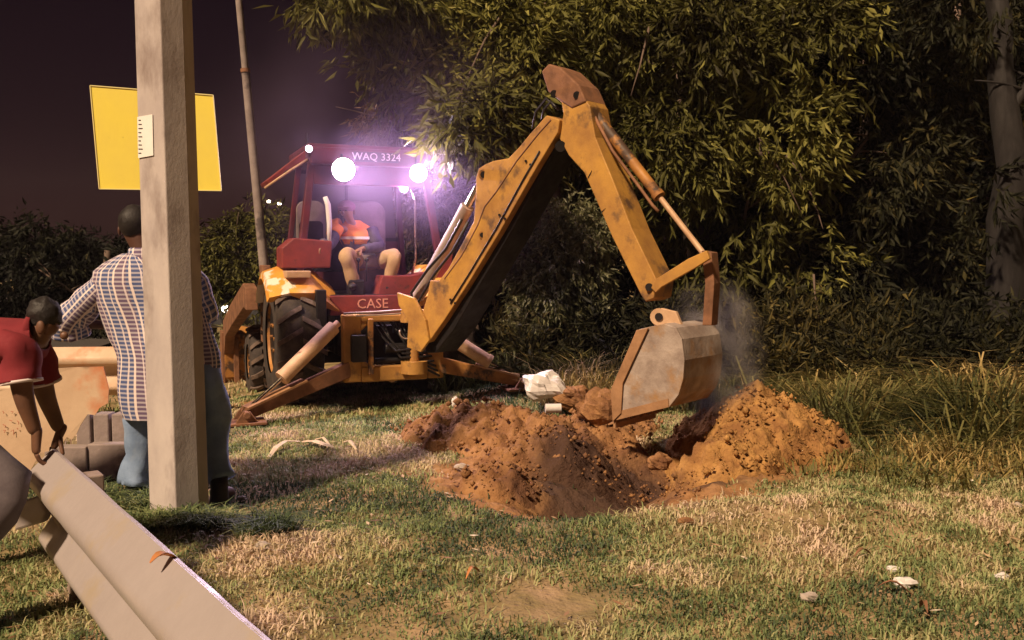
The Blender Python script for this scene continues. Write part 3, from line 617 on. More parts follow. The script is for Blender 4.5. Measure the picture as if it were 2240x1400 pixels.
# --- cab
ZF = 1.08
def U(px, py, v):   # photo point -> machine (u,z) on the plane v
    p0 = W(0, v, 0); h = hitplane(px, py, p0, f_); d = h - p0; return d.dot(r_), h.z
part('floor_beam', MB().box((.06, -.10, ZF - .075), (1.02, .10, .20)), 'red_paint', bevel=.012, label='red cross beam with faded pink lettering under the cab')
part('cab_floor', MB().box((0, .55, ZF), (1.3, 1.3, .06)), 'dark_steel', bevel=.01)
ZR = 2.60
def post(u0, v0, z0, u1, v1, z1, wv=.07): return MB().beam((u0, v0, z0), (u1, v1, z1), wv, wv * 1.1, up=(0, 1, 0))
for (u, ut, v, vt) in ((-.74, -.56, .0, .12), (.78, .60, .0, .12), (-.70, -.54, 1.25, 1.1), (.70, .56, 1.25, 1.1)):
    part('cab_post', post(u, v, ZF - .02 if v > .5 else ZF + .14, ut, vt, ZR - .12, .075 if v < .5 else .06), 'maroon_paint', bevel=.012)
part('roof', MB().box((.02, .60, ZR - .015), (1.30, 1.22, .07)).box((.02, .02, ZR - .10), (1.24, .10, .17)).box((-.60, .6, ZR - .09), (.06, 1.1, .12)).box((.64, .6, ZR - .09), (.06, 1.1, .12)), 'roof_paint', bevel=.02)
part('header_panel', MB().box((.02, .09, ZR - .28), (1.15, .05, .20)), 'maroon_paint', bevel=.01)
npl = part('number_plate', MB().box((.06, -.045, ZR - .10), (.46, .014, .10)), 'plate_black', bevel=.003)
def machine_text_mx(u, v, z): return MX @ Matrix.Translation((u, v, z)) @ Matrix.Rotation(R(90), 4, 'X')
textobj('plate_lettering', 'WAQ 3324', .105, machine_text_mx(.06, -.056, ZR - .10), 'plate_text', npl)
textobj('lettering', 'CASE', .14, machine_text_mx(-.02, -.154, ZF - .065), 'text_pink', bpy.data.objects['floor_beam'])
# inner walls: front bulkhead with windows, side glazing bars
part('bulkhead', MB().box((0, 1.27, ZF + .30), (1.36, .05, .6)), 'maroon_paint', bevel=.01)
wf = part('front_window', MB().box((0, 1.25, ZF + .61), (1.30, .04, .04)).box((0, 1.13, ZR - .17), (1.1, .04, .04)).beam((0, 1.25, ZF + .6), (0, 1.13, ZR - .17), .03, .03), 'dark_steel')
part('pane', MB().add([(-.60, 1.262, ZF + .62), (.60, 1.262, ZF + .62), (.52, 1.15, ZR - .18), (-.52, 1.15, ZR - .18), (-.60, 1.268, ZF + .62), (.60, 1.268, ZF + .62), (.52, 1.156, ZR - .18), (-.52, 1.156, ZR - .18)], [(0, 1, 2, 3), (7, 6, 5, 4), (0, 4, 5, 1), (2, 6, 7, 3)]), 'glass_dim', wf)
part('dashboard', MB().box((0, 1.05, ZF + .42), (.8, .25, .35)).cyl((0, .9, ZF + .5), (0, .78, ZF + .62), .03), 'dark_steel', bevel=.03)
tor = MB(); rings = []
for i in range(24):
    a = 2 * math.pi * i / 24; c = Vector((math.cos(a) * .2, .76 + .10 * math.sin(a), ZF + .64 + .17 * math.sin(a))); d = (c - Vector((0, .76, ZF + .64))).normalized()
    rings.append([c + d * .014 * math.cos(t) + Vector((0, .86, -.5)) * .014 * math.sin(t) for t in [k * math.pi / 3 for k in range(6)]])
rings.append(rings[0]); tor.loft(rings, cap=False); part('steering_wheel', tor, 'hose', smooth=True)
def rr_panel(u0, u1, z0, z1, v0, v1, r, n=6):
    pts = []
    for cx, cz, a0 in ((u1 - r, z0 + .03, -90), (u1 - r, z1 - r, 0), (u0 + r, z1 - r, 90), (u0 + r, z0 + .03, 180)):
        rr = r if cz > z0 + .1 else .03
        cxx = cx if rr == r else (u1 - .03 if cx > (u0 + u1) / 2 else u0 + .03)
        for k in range(n): a = R(a0 + 90 * k / (n - 1)); pts.append((cxx + rr * math.cos(a), v0, cz + rr * math.sin(a)))
    return MB().prism(pts, (0, v1 - v0, 0))
# headrest-topped rear windows: tinted panes in the rear frame
wl = part('side_window', rr_panel(-.61, -.30, ZF + .50, ZF + 1.02, .86, .90, .10), 'seat_vinyl', bevel=.01, label='grey rounded pane at the left side of the cab')
part('pane', rr_panel(-.585, -.325, ZF + .53, ZF + .80, .845, .858, .05), 'dark_steel', wl)
part('seat', MB().box((.10, .42, ZF + .36), (.46, .46, .14)).box((.10, .45, ZF + .15), (.3, .3, .3)), 'seat_vinyl', bevel=.04)
part('seat_back', rr_panel(-.13, .33, ZF + .40, ZF + 1.02, .66, .78, .14), 'seat_vinyl', bevel=.03)
part('chrome_pillar', MB().tube([(-.44, .10, ZF + 1.02), (-.41, .10, ZF + .94), (-.40, .09, ZF + .75), (-.41, .08, ZF + .50)], [.024, .03, .028, .018], 10), 'white_trim', smooth=True)
part('grab_rail', MB().tube([(.47, .12, ZF + 1.12), (.50, .08, ZF + 1.0), (.50, .08, ZF + .4), (.46, .1, ZF + .2)], .014, 8), 'chrome', smooth=True)
il = part('interior_lamp', MB().cyl((.40, .16, ZF + 1.13), (.40, .22, ZF + 1.13), .045).cyl((.40, .2, ZF + 1.13), (.40, .2, ZF + 1.3), .012), 'dark_steel', smooth='auto')
part('lens', MB().ball((.40, .15, ZF + 1.13), (.045, .03, .045)), 'small_lens', il, smooth=True)
part('side_box', MB().prism([(-.90, -.05, ZF + .30), (-.42, -.05, ZF + .30), (-.40, -.05, ZF + .57), (-.78, -.05, ZF + .60), (-.90, -.05, ZF + .50)], (0, .38, 0)), 'red_paint', bevel=.015, label='red box panel left of the seat')
part('step_panel', MB().box((-.76, -.04, ZF + .24), (.24, .3, .07)), 'cylinder_paint', bevel=.01)
part('console', MB().prism([(.04, -.09, ZF + .02), (.82, -.09, ZF + .02), (.86, -.09, ZF + .44), (.78, -.09, ZF + .42), (.60, -.09, ZF + .26), (.40, -.09, ZF + .22), (.10, -.09, ZF + .22)], (0, .30, 0)), 'red_paint', bevel=.012, label='red control console right of the operator')
part('control_tower', MB().box((-.16, -.0, ZF + .09), (.16, .16, .18)), 'dark_steel', bevel=.02)
for i, (du, dv) in enumerate(((-.22, .0), (-.12, .02), (-.04, .0))):
    lv = part('control_lever', MB().tube([(du, .02 + dv, ZF + .16), (du - .01, -.03 + dv, ZF + .36)], .008, 6), 'dark_steel', smooth=True)
    part('knob', MB().ball((du - .01, -.035 + dv, ZF + .38), .022), 'hose', lv, smooth=True)
# open hatch on the left corner of the roof
part('roof_flap', MB().prism([(-.62, .10, ZR - .04), (-1.02, .02, ZR - .36), (-1.0, .02, ZR - .40), (-.92, .04, ZR - .34), (-.82, .05, ZR - .30), (-.62, .10, ZR - .13)], (0, .55, 0)), 'red_paint', bevel=.006, label='red roof flap propped open over the left corner of the cab')
part('flap_stay', MB().tube([(-.62, .04, ZR - .14), (-.80, .0, ZR - .26), (-1.05, -.04, ZR - .44)], .012, 6), 'cylinder_paint', smooth=True)
# work lamps
def lamp(u, v, z, rr, small=False):
    h = part('work_lamp', MB().cyl((u, v, z), (u, v + .10, z), rr * 1.08, rr * .7, 20).cyl((u, v + .08, z), (u, v + .08, z + .16), .012), 'dark_steel', smooth='auto')
    pts = []
    part('lens', MB().ball((u, v - .002, z), (rr * .98, .035, rr * .98), 20, 10), 'small_lens' if small else 'lamp_lens', h, smooth=True)
lamp(-.30, -.15, ZR - .245, .115); lamp(.47, -.15, ZR - .255, .09); lamp(-.62, -.06, ZR - .045, .035, True)
def glow(u, v, z, energy, col, name='work_lamp_light', size=.10):
    l = bpy.data.lights.new(name, 'SPOT'); l.energy = energy; l.color = col; l.shadow_soft_size = size; l.spot_size = R(172); l.spot_blend = .5
    o = bpy.data.objects.new(name, l); COL.objects.link(o); o.parent = bh; o.location = (u, v, z); o.rotation_euler = (R(90 - 12) , 0, R(180))
    return o
glow(-.30, -.25, ZR - .245, 170, (.95, .72, 1.0)); glow(.47, -.25, ZR - .255, 160, (.95, .74, 1.0))
ip = bpy.data.lights.new('interior_lamp_light', 'POINT'); ip.energy = 14; ip.color = (.9, .5, 1.0); ip.shadow_soft_size = .05
io = bpy.data.objects.new('interior_lamp_light', ip); COL.objects.link(io); io.parent = bh; io.location = (.36, .08, ZF + 1.1)
# --- loader arms and bucket at the front
for s in (-1, 1):
    la = part('loader_arm', MB().prism([(s * 1.16, .85, .92), (s * 1.16, .90, 1.16), (s * 1.16, 1.15, 1.20), (s * 1.16, 2.8, .88), (s * 1.16, 3.9, .62), (s * 1.16, 4.1, .20), (s * 1.16, 3.9, .12), (s * 1.16, 3.6, .42), (s * 1.16, 2.6, .64), (s * 1.16, 1.1, .94)], (-s * .13, 0, 0)), 'rust_brown', bevel=.01)
    part('arm_post', MB().prism([(s * .97, .82, .55), (s * .97, 1.2, .55), (s * .97, 1.22, 1.40), (s * .97, .95, 1.40)], (-s * .09, 0, 0)), 'rust_brown', bevel=.01)
    part('lift_cylinder', MB().cyl((s * .84, 1.0, .7), (s * .84, 2.0, .95), .05).cyl((s * .84, 2.0, .95), (s * .84, 2.6, .85), .025), 'dark_steel', smooth='auto')
lb = part('loader_bucket', MB().prism([(-1.15, 3.85, 0.42), (-1.15, 3.90, -0.18), (-1.15, 4.05, -0.36), (-1.15, 4.70, -0.38), (-1.15, 4.70, -0.34), (-1.15, 4.08, -0.30), (-1.15, 3.96, -0.16), (-1.15, 3.91, 0.40), (-1.15, 4.12, 0.48), (-1.15, 4.10, 0.52)], (2.3, 0, 0)), 'yellow_dirty', bevel=.008)
for s in (-1, 1): part('side_plate', MB().prism([(s * 1.15, 3.88, 0.44), (s * 1.15, 3.90, -0.30), (s * 1.15, 4.65, -0.36), (s * 1.15, 4.20, 0.46)], (s * .03, 0, 0)), 'rust_brown', lb)
for i in range(3): part('bucket_rib', MB().box((-1.0 + i * .28, 3.83, .05), (.07, .06, .62)), 'yellow_paint' if i == 1 else 'rust_brown', lb, bevel=.006)
# --- rear frame (main frame with the opening), stabilisers
VF = -.55
fr = MB()
fr.box((-.33, VF, .615), (.17, .14, .65)).box((.50, VF, .615), (.16, .14, .65)).box((.085, VF, .36), (.66, .13, .15)).box((.085, VF, .90), (.66, .12, .07))
fr.prism([(-.245, VF - .068, .435), (-.245, VF - .068, .53), (-.15, VF - .068, .435)], (0, .13, 0)).prism([(-.245, VF - .068, .865), (-.15, VF - .068, .865), (-.245, VF - .068, .78)], (0, .13, 0))
fr.prism([(.42, VF - .068, .435), (.33, VF - .068, .435), (.42, VF - .068, .53)], (0, .13, 0)).prism([(.42, VF - .068, .865), (.42, VF - .068, .78), (.33, VF - .068, .865)], (0, .13, 0))
part('rear_frame', fr, 'yellow_paint', bevel=.014)
part('frame_rib', MB().box((-.16, VF - .09, .63), (.05, .05, .54)), 'yellow_dirty', bevel=.008)
part('valve_block', MB().box((.12, VF + .18, .62), (.42, .18, .4)).cyl((.0, VF, .6), (.3, VF, .6), .05).box((.2, VF + .05, .8), (.2, .1, .12)).cyl((-.1, VF, .48), (.22, VF, .48), .03), 'dark_steel', bevel=.01)
part('push_rod', MB().tube([(-.42, VF - .1, .955), (-.1, VF - .12, .965), (.30, VF - .14, .985)], .012, 6).tube([(-.3, VF - .1, .93), (.1, VF - .13, .945), (.34, VF - .14, .97)], .009, 6), 'galv_plain', smooth=True)
hs = MB()
rngh = random.Random(4)
for k in range(7):
    a = Vector((-.15 + .06 * k, VF + .04, .92)); b = Vector((.40 + .02 * k, VF - .12, .62 - .05 * k)); mid = (a + b) / 2 + Vector((rngh.uniform(-.1, .1), -.1, -.18 - .05 * rngh.random()))
    hs.tube([a, a.lerp(mid, .5) + Vector((0, 0, -.03)), mid, mid.lerp(b, .6) + Vector((0, -.03, .0)), b], .012, 6)
part('hydraulic_hoses', hs, 'hose', smooth=True)
part('hose_loop', MB().tube([(.19 + .065 * math.cos(t), VF - .10, .77 + .075 * math.sin(t)) for t in [R(170 + 18 * k) for k in range(11)]], .009, 6), 'galv_plain', smooth=True)
def mloc(w_): return MX.inverted() @ Vector(w_)
padL = (-1.36, -.92, 0.0); padR = (1.30, -.85, .15)
def stab(s, pad, hingeU):
    pu, pv, pz = pad; h = Vector((hingeU, VF - .02, .42)); c = Vector((hingeU + (-.15 if s < 0 else .02), VF - .09, .83 if s < 0 else .74)); pd = Vector((pu, pv, pz + .10))
    arm = part('stabiliser_arm', MB().beam(h, pd, .10, .15, up=(0, 0, 1), wid1=.08, hei1=.10), 'yellow_dirty' if s > 0 else 'rust_brown', bevel=.01)
    part('arm_flange', MB().beam(h.lerp(pd, .45) + Vector((0, 0, .075)), pd + Vector((0, 0, .055)), .14, .02), 'bucket_edge', arm)
    m_ = c.lerp(pd, .60)
    cy = part('stabiliser_cylinder', MB().cyl(c, m_, .068, n=18).cyl(m_ - (m_ - c).normalized() * .03, m_ + (m_ - c).normalized() * .01, .075, n=18).cyl(c - (m_ - c).normalized() * .06, c, .035), 'cylinder_paint', smooth='auto')
    part('piston_rod', MB().cyl(m_, pd + Vector((0, 0, .02)), .02), 'chrome', cy, smooth='auto')
    pdm = MB().box((pu, pv, pz + .03), (.34, .30, .025)).prism([(pu - .1, pv - .12, pz + .04), (pu + .1, pv - .12, pz + .04), (pu + .03, pv - .12, pz + .14), (pu - .03, pv - .12, pz + .14)], (0, .02, 0)).prism([(pu - .1, pv + .1, pz + .04), (pu + .1, pv + .1, pz + .04), (pu + .03, pv + .1, pz + .14), (pu - .03, pv + .1, pz + .14)], (0, .02, 0)).cyl((pu, pv - .16, pz + .11), (pu, pv + .16, pz + .11), .03)
    part('stabiliser_pad', pdm, 'rust_brown', bevel=.005)
stab(-1, padL, -.36); stab(1, padR, .55)
# --- swing post, boom, dipper, bucket: one vertical plane swung to the right and towards the camera
F0 = W(.26, -.80, 0); dB = Vector((.76, -.65, 0)).normalized(); nB = Vector((-.65, -.76, 0)).normalized(); eB = -nB
def OL(pts, wdt):   # outline seen on the near cheek (half the width towards the viewer)
    p0 = F0 + nB * (wdt / 2); return [hitplane(x, y, p0, nB) for x, y in pts]
def wpart(name, mb, m, parent=bh, **kw): return build(name, mb, m, parent, **kw)
sp_ = MB(); 
for z0, z1 in ((.36, .48), (.86, .98)): sp_.cyl(W(.26, -.68, z0), W(.26, -.68, z1), .13)
wpart('swing_post', sp_.cyl(W(.26, -.68, .34), W(.26, -.68, 1.0), .05), 'yellow_paint', smooth='auto')
wdt = .34
def cheek(pts, off, th, name, m, parent=bh, **kw):
    p0 = F0 + nB * off; return wpart(name, MB().prism([hitplane(x, y, p0, nB) for x, y in pts], eB * th), m, parent, **kw)
kp = [(868, 640), (905, 652), (930, 700), (938, 745), (920, 770), (890, 760), (893, 700), (872, 668)]
cheek(kp, .20, .03, 'king_post_plate', 'yellow_paint', bevel=.005)
cheek([(q[0], q[1]) for q in kp], -.20, .03, 'king_post_plate', 'yellow_paint', bevel=.005)
boom_pts = [(941, 613), (959, 615), (980, 588), (1010, 534), (1036, 484), (1040, 430), (1041, 388), (1047, 368), (1060, 360), (1078, 352), (1112, 346), (1135, 322), (1158, 294), (1195, 252), (1224, 262), (1220, 290), (1175, 364), (1092, 509), (1026, 617), (972, 700), (938, 748), (922, 752), (914, 738), (922, 690), (934, 650)]
bo = wpart('boom', MB().prism(OL(boom_pts, wdt), eB * wdt), 'yellow_paint', bevel=.008)
ub = [(1222, 270), (1230, 298), (1192, 370), (1110, 520), (1043, 634), (992, 722), (952, 772), (930, 772), (930, 752), (972, 700), (1026, 617), (1092, 509), (1175, 364), (1218, 292)]
ubp = [hitplane(x, y, F0 + nB * .10, nB) for x, y in ub]
wpart('underside_shade', MB().prism(ubp, eB * .30), 'dark_steel', bo, bevel=.01, label='black strip added under the boom to deepen its shade')  # black strip added to paint the shaded side of the boom
# weld seam and hole details on the near cheek
def on(px, py, off): return hitplane(px, py, F0 + nB * off, nB)
wpart('weld_seam', MB().tube([on(x, y, wdt / 2 + .002) for x, y in ((972, 610), (1010, 558), (1045, 492), (1060, 452), (1085, 420), (1130, 352), (1178, 292), (1205, 262))], .006, 5), 'rust_brown', bo)
for (x, y, rr) in ((1058, 382, .030), (1055, 514, .022)):
    wpart('pivot_pin', MB().cyl(on(x, y, wdt / 2 + .004), on(x, y, wdt / 2 - .06), rr, n=14), 'dark_steel', bo, smooth='auto')
    wpart('pin_boss', MB().cyl(on(x, y, wdt / 2 + .0015), on(x, y, wdt / 2 - .05), rr * 1.5, n=18), 'yellow_dirty', bo, smooth='auto')
for (x, y) in ((1092, 470), (1104, 478), (1150, 352), (1160, 360), (985, 655), (995, 663)):
    wpart('bolt', MB().cyl(on(x, y, wdt / 2 + .016), on(x, y, wdt / 2 - .01), .011, n=6), 'dark_steel', bo)
wpart('grease_pipe', MB().tube([on(x, y, wdt / 2 + .010) for x, y in ((1180, 330), (1140, 400), (1085, 500), (1030, 592), (985, 664))], .007, 5), 'hose', bo, smooth=True)
# boom cylinder
c0, c1 = on(914, 650, 0.02), on(1052, 398, 0.02); cm = c0.lerp(c1, .80)
bc = wpart('boom_cylinder', MB().cyl(c0, cm, .062, n=20), 'galv_plain', smooth='auto'); wpart('piston_rod', MB().cyl(cm, c1, .035), 'chrome', bc, smooth='auto')
wpart('hose', MB().tube([on(x, y, .13) for x, y in ((905, 700), (900, 640), (935, 590), (975, 545), (1010, 480))], .014, 6), 'hose', smooth=True)
wpart('hose', MB().tube([on(x, y, .09) for x, y in ((912, 720), (915, 660), (950, 600), (990, 550), (1024, 486))], .013, 6), 'hose', smooth=True)
wpart('hose', MB().tube([on(x, y, -.02) for x, y in ((1165, 280), (1172, 245), (1195, 215), (1212, 232))], .012, 6).tube([on(x, y, .05) for x, y in ((1185, 262), (1190, 240), (1205, 222), (1222, 240))], .012, 6), 'hose', smooth=True)
# dipper
wd2 = .26
dp = [(1186, 158), (1200, 142), (1222, 150), (1262, 186), (1290, 232), (1302, 300), (1340, 392), (1382, 500), (1436, 612), (1430, 652), (1412, 660), (1402, 646), (1338, 516), (1278, 378), (1244, 340), (1222, 300), (1232, 250), (1228, 225), (1200, 200)]
di = wpart('dipper_arm', MB().prism(OL(dp, wd2), eB * wd2), 'yellow_paint', bevel=.008)
wpart('dipper_tip', MB().prism([on(x, y, wd2 / 2 + .012) for x, y in ((1184, 156), (1200, 139), (1226, 148), (1266, 186), (1282, 222), (1250, 236), (1228, 222), (1198, 200))], eB * (wd2 + .024)), 'rust_brown', di, bevel=.012, label='dirty brown head plate at the top of the arm')
for (x, y, rr) in ((1212, 205, .03), (1226, 320, .045), (1420, 628, .03), (1262, 208, .03)):
    wpart('pivot_pin', MB().cyl(on(x, y, wd2 / 2 + .02), on(x, y, -wd2 / 2 - .02), rr, n=14), 'dark_steel', di, smooth='auto')
for x0, y0, x1, y1 in ((1295, 372, 1285, 392), (1325, 455, 1310, 470)):
    wpart('grease_patch', MB().prism([on(x0, y0, wd2 / 2 + .003), on(x1 + 8, y0 + 6, wd2 / 2 + .003), on(x1, y1, wd2 / 2 + .003), on(x0 - 8, y1 - 6, wd2 / 2 + .003)], nB * .003), 'dark_steel', di)
# bucket cylinder along the outside of the dipper
for off in (.0,):
    a, b = on(1284, 226, off), on(1540, 556, off); m1 = a.lerp(b, .64)
    bcy = wpart('bucket_cylinder', MB().cyl(a.lerp(b, .06), m1, .042, n=18).cyl(m1.lerp(a, .04), m1, .05, n=18), 'yellow_dirty', smooth='auto')
    wpart('piston_rod', MB().cyl(m1, b, .022), 'cylinder_paint', bcy, smooth='auto')
wpart('cylinder_pipe', MB().tube([on(x, y, .07) for x, y in ((1298, 250), (1340, 330), (1392, 400), (1428, 450), (1440, 462))], .013, 6), 'rust_brown', bcy, smooth=True)
for off in (wd2 / 2 + .02, -wd2 / 2 - .05):
    cheek([(1424, 630), (1432, 612), (1505, 566), (1545, 548), (1552, 566), (1520, 586), (1446, 628), (1434, 640)], off, .03, 'bucket_lever', 'yellow_paint', bevel=.004)
cheek([(1534, 548), (1556, 552), (1562, 620), (1556, 712), (1536, 712), (1542, 620)], .05, .10, 'bucket_link', 'rust_brown', bevel=.006)
# digging bucket
bw = .58; h = bw / 2
bsh = [(1398, 720), (1452, 708), (1478, 717), (1491, 742), (1497, 788), (1494, 830), (1484, 864), (1464, 890), (1344, 920), (1341, 852)]
near = [hitplane(x, y, F0 + nB * h, nB) for x, y in bsh]
bk = root('digging_bucket_temp', near[0], None, None); bpy.data.objects.remove(bk)
bk = wpart('digging_bucket', MB().prism(near, eB * .03), 'bucket_steel', bevel=.004, label='grey dusty steel bucket with an orange-brown cutting edge')
wpart('side_plate', MB().prism([p + eB * (bw - .03) for p in near], eB * .03), 'bucket_steel', bk, bevel=.004)
shell = near[:9]
sh = MB(); cen = sum(near, Vector()) / len(near)
inn = [p.lerp(cen, .06) for p in shell]
k = 0
for i in range(len(shell) - 1):
    sh.prism([shell[i] + eB * .031, shell[i + 1] + eB * .031, inn[i + 1] + eB * .031, inn[i] + eB * .031], eB * (bw - .062))
wpart('shell', sh, 'bucket_steel', bk)
strip = [hitplane(x, y, F0 + nB * (h + .008), nB) for x, y in ((1394, 722), (1420, 717), (1364, 838), (1360, 904), (1342, 922), (1338, 852))]
wpart('side_cutter', MB().prism(strip, nB * .014), 'bucket_edge', bk, bevel=.003)
for t in (0, 1): wpart('cutting_edge', MB().beam(near[8] + Vector((0, 0, -.012)) + eB * (bw * t * .5), near[8] + Vector((0, 0, -.012)) + eB * (bw * (t + 1) * .5), .02, .09), 'bucket_edge', bk) if t == 0 else wpart('cutting_edge', MB().beam(near[8] + Vector((0, 0, -.012)) + eB * (bw * .5), near[8] + Vector((0, 0, -.012)) + eB * bw, .02, .09), 'bucket_edge', bk)
tdir = (near[8] - near[7]).normalized()
for i in range(5):
    q = near[8] + eB * (.05 + i * (bw - .1) / 4)
    wpart('bucket_tooth', MB().beam(q - tdir * .10, q + tdir * .09 - Vector((0, 0, .02)), .055, .04, wid1=.03, hei1=.012), 'bucket_edge', bk, bevel=.003)
for off in (.13, -.10):
    cheek([(1424, 700), (1428, 682), (1446, 674), (1478, 682), (1492, 716), (1500, 744), (1440, 728)], off, .035, 'bucket_lug', 'cylinder_paint', bevel=.005)
wpart('hinge_boss', MB().cyl(on(1441, 693, .145), on(1441, 693, -.145), .065, n=18), 'cylinder_paint', bk, smooth='auto')
wpart('hinge_pin', MB().cyl(on(1441, 693, .155), on(1441, 693, -.155), .03, n=12), 'dark_steel', bk, smooth='auto')
wpart('wear_strip', MB().prism([p + eB * .0 + nB * .004 for p in [near[7], near[8], near[8].lerp(near[0], .10), near[7].lerp(near[1], .10)]], nB * .006), 'bucket_edge', bk)

# ------------------------------------------------------------------ people
def skin_mesh(graph, sub=2):
    """graph: list of (verts[(co,r)], edges, root)"""
    out = MB()
    for verts, edges, rt in graph:
        me = bpy.data.meshes.new('t'); me.from_pydata([tuple(c) for c, _ in verts], edges, []); o = bpy.data.objects.new('t', me); COL.objects.link(o)
        o.modifiers.new('s', 'SKIN'); sv = me.skin_vertices[0].data
        for i, (_, r) in enumerate(verts):
            rr = r if hasattr(r, '__len__') else (r, r); sv[i].radius = rr; sv[i].use_root = (i == rt)
        q = o.modifiers.new('b', 'SUBSURF'); q.levels = q.render_levels = sub
        bpy.context.view_layer.update(); ev = o.evaluated_get(bpy.context.evaluated_depsgraph_get()); m2 = bpy.data.meshes.new_from_object(ev)
        out.joinmesh(m2); bpy.data.objects.remove(o); bpy.data.meshes.remove(me); bpy.data.meshes.remove(m2)
    return out
def hand(wrist, d, nrm, s=1, curl=.6, sc=1.0):
    """finger chains. d: palm direction, nrm: back-of-hand normal, s: thumb side"""
    d = Vector(d).normalized(); nrm = Vector(nrm); nrm = (nrm - d * nrm.dot(d)).normalized(); sd_ = d.cross(nrm) * s; w_ = Vector(wrist); out = []
    palm = [(w_ - d * .045 * sc, .026 * sc), (w_ + d * .045 * sc, (.034 * sc, .018 * sc)), (w_ + d * .085 * sc, (.036 * sc, .016 * sc))]
    out.append((palm, [(0, 1), (1, 2)], 0))
    for i, (o, L) in enumerate(((.030, .070), (.010, .080), (-.010, .074), (-.029, .058))):
        p = w_ + d * .075 * sc + sd_ * o * sc; dd = d.copy(); ch = [(p, .0095 * sc)]
        for k, f in enumerate((.42, .32, .26)):
            dd = (dd - nrm * curl * (.55 + .35 * k)).normalized(); p = p + dd * L * f * 1.15 * sc; ch.append((p, (.0092 - .0012 * k) * sc))
        out.append((ch, [(0, 1), (1, 2), (2, 3)], 0))
    p = w_ + d * .02 * sc + sd_ * .022 * sc; dd = (d * .6 + sd_ * .8).normalized(); ch = [(p, .012 * sc)]
    for k in range(3): p = p + dd * .032 * sc; ch.append((p, (.0115 - .0015 * k) * sc)); dd = (dd + d * .35 - nrm * curl * .5).normalized()
    out.append((ch, [(0, 1), (1, 2), (2, 3)], 0))
    return out
def ell(c, ax, ay, n=28, fold=0, fs=9, seed=0):
    c = Vector(c); ax = Vector(ax); ay = Vector(ay); out = []
    for i in range(n):
        t = 2 * math.pi * i / n; p = c + ax * math.cos(t) + ay * math.sin(t)
        if fold: p += (p - c).normalized() * fold * mnoise.noise(Vector((p.x * fs, p.y * fs, p.z * 2.2 + seed)))
        out.append(p)
    return out
def limbtube(pts, rads, n=20, fold=.01, fs=12, sub=4, flat=None, seed=0, uv=True):
    """smooth clothing tube along joints"""
    P_ = [Vector(p) for p in pts]; cs = []; rs = []
    for i in range(len(P_) - 1):
        p0 = P_[max(i - 1, 0)]; p1 = P_[i]; p2 = P_[i + 1]; p3 = P_[min(i + 2, len(P_) - 1)]
        for k in range(sub):
            t = k / sub; cs.append(0.5 * ((2 * p1) + (p2 - p0) * t + (2 * p0 - 5 * p1 + 4 * p2 - p3) * t * t + (-p0 + 3 * p1 - 3 * p2 + p3) * t ** 3)); rs.append(rads[i] * (1 - t) + rads[i + 1] * t)
    cs.append(P_[-1]); rs.append(rads[-1]); rings = []; a = None
    for i, c in enumerate(cs):
        d = (cs[min(i + 1, len(cs) - 1)] - cs[max(i - 1, 0)]).normalized()
        if a is None: a = d.orthogonal().normalized()
        a = (a - d * a.dot(d)).normalized(); b = d.cross(a)
        rings.append([c + (a * math.cos(t) + b * math.sin(t)) * (rs[i] + fold * mnoise.noise((c + (a * math.cos(t) + b * math.sin(t)) * rs[i]) * fs + Vector((seed, 0, 0)))) for t in [2 * math.pi * q / n for q in range(n)]])
    return MB().loft(rings, uv=uv)
V_ = Vector
# ---- man in plaid shirt behind the pole, seen from the back, facing away
mx = -2.10; my = 5.52; gz = zg(mx, my)
per = root('person', (mx, my, gz), 'man in a plaid shirt and jeans standing behind the concrete pole', 'person')
hipz = .92
pel = V_((mx, my, hipz)); chest = V_((mx - .05, my, 1.30)); neck = V_((mx - .125, my + .01, 1.50)); headc = V_((mx - .175, my + .03, 1.66))
shL, shR = V_((mx - .26, my, 1.42)), V_((mx + .13, my, 1.42))
elL = P(150, 705, my + .02); wrL = elL + V_((.19, .14, -.03))
elR = V_((mx + .22, my + .06, 1.16)); wrR = elR + V_((-.1, .2, .02))
fL = P(300, 1125, 5.5); fL.z = zg(fL.x, fL.y) + .08; fR = P(482, 1125, 5.42); fR.z = zg(fR.x, fR.y) + .08
kL = V_(((pel.x - .1 + fL.x) / 2 - .02, my + .01, .50)); kR = V_((P(478, 1000, my).x - .06, my, .50))
hL, hR = pel + V_((-.12, 0, -.03)), pel + V_((.15, 0, -.03))
body = [(pel, (.15, .11)), (V_((mx - .02, my, 1.1)), (.14, .10)), (chest, (.16, .11)), (neck + V_((0, 0, -.04)), .07), (neck + V_((0, 0, .03)), .055), (headc, (.085, .1)), (headc + V_((0, 0, .09)), (.07, .08)),
        (shL, .055), (elL, .042), (wrL, .028), (shR, .055), (elR, .042), (wrR, .028), (hL, .09), (kL, .06), (fL, .042), (fL + V_((0, .16, -.04)), .04), (hR, .09), (kR, .06), (fR, .042), (fR + V_((.02, .16, -.04)), .04)]
ed = [(0, 1), (1, 2), (2, 3), (3, 4), (4, 5), (5, 6), (2, 7), (7, 8), (8, 9), (2, 10), (10, 11), (11, 12), (0, 13), (13, 14), (14, 15), (15, 16), (0, 17), (17, 18), (18, 19), (19, 20)]
build('body', skin_mesh([(body, ed, 0)] + hand(wrL, (.8, .5, -.1), (0, 0, 1), 1, .5) + hand(wrR, (-.8, .5, 0), (0, 0, 1), -1, .5)), 'skin_dark', per, smooth=True)
hb = MB().ball(headc + V_((0, -.012, .045)), (.092, .105, .105), 20, 14); hb.v = [v + V_((0, 0, .0)) + (v - headc).normalized() * .008 * mnoise.noise(v * 30) for v in hb.v]
build('hair', hb, 'hair', per, smooth=True)
for s in (-1, 1): build('ear', MB().ball(headc + V_((s * .094, .0, -.005)), (.012, .022, .034), 10, 8), 'skin_dark', per, smooth=True)
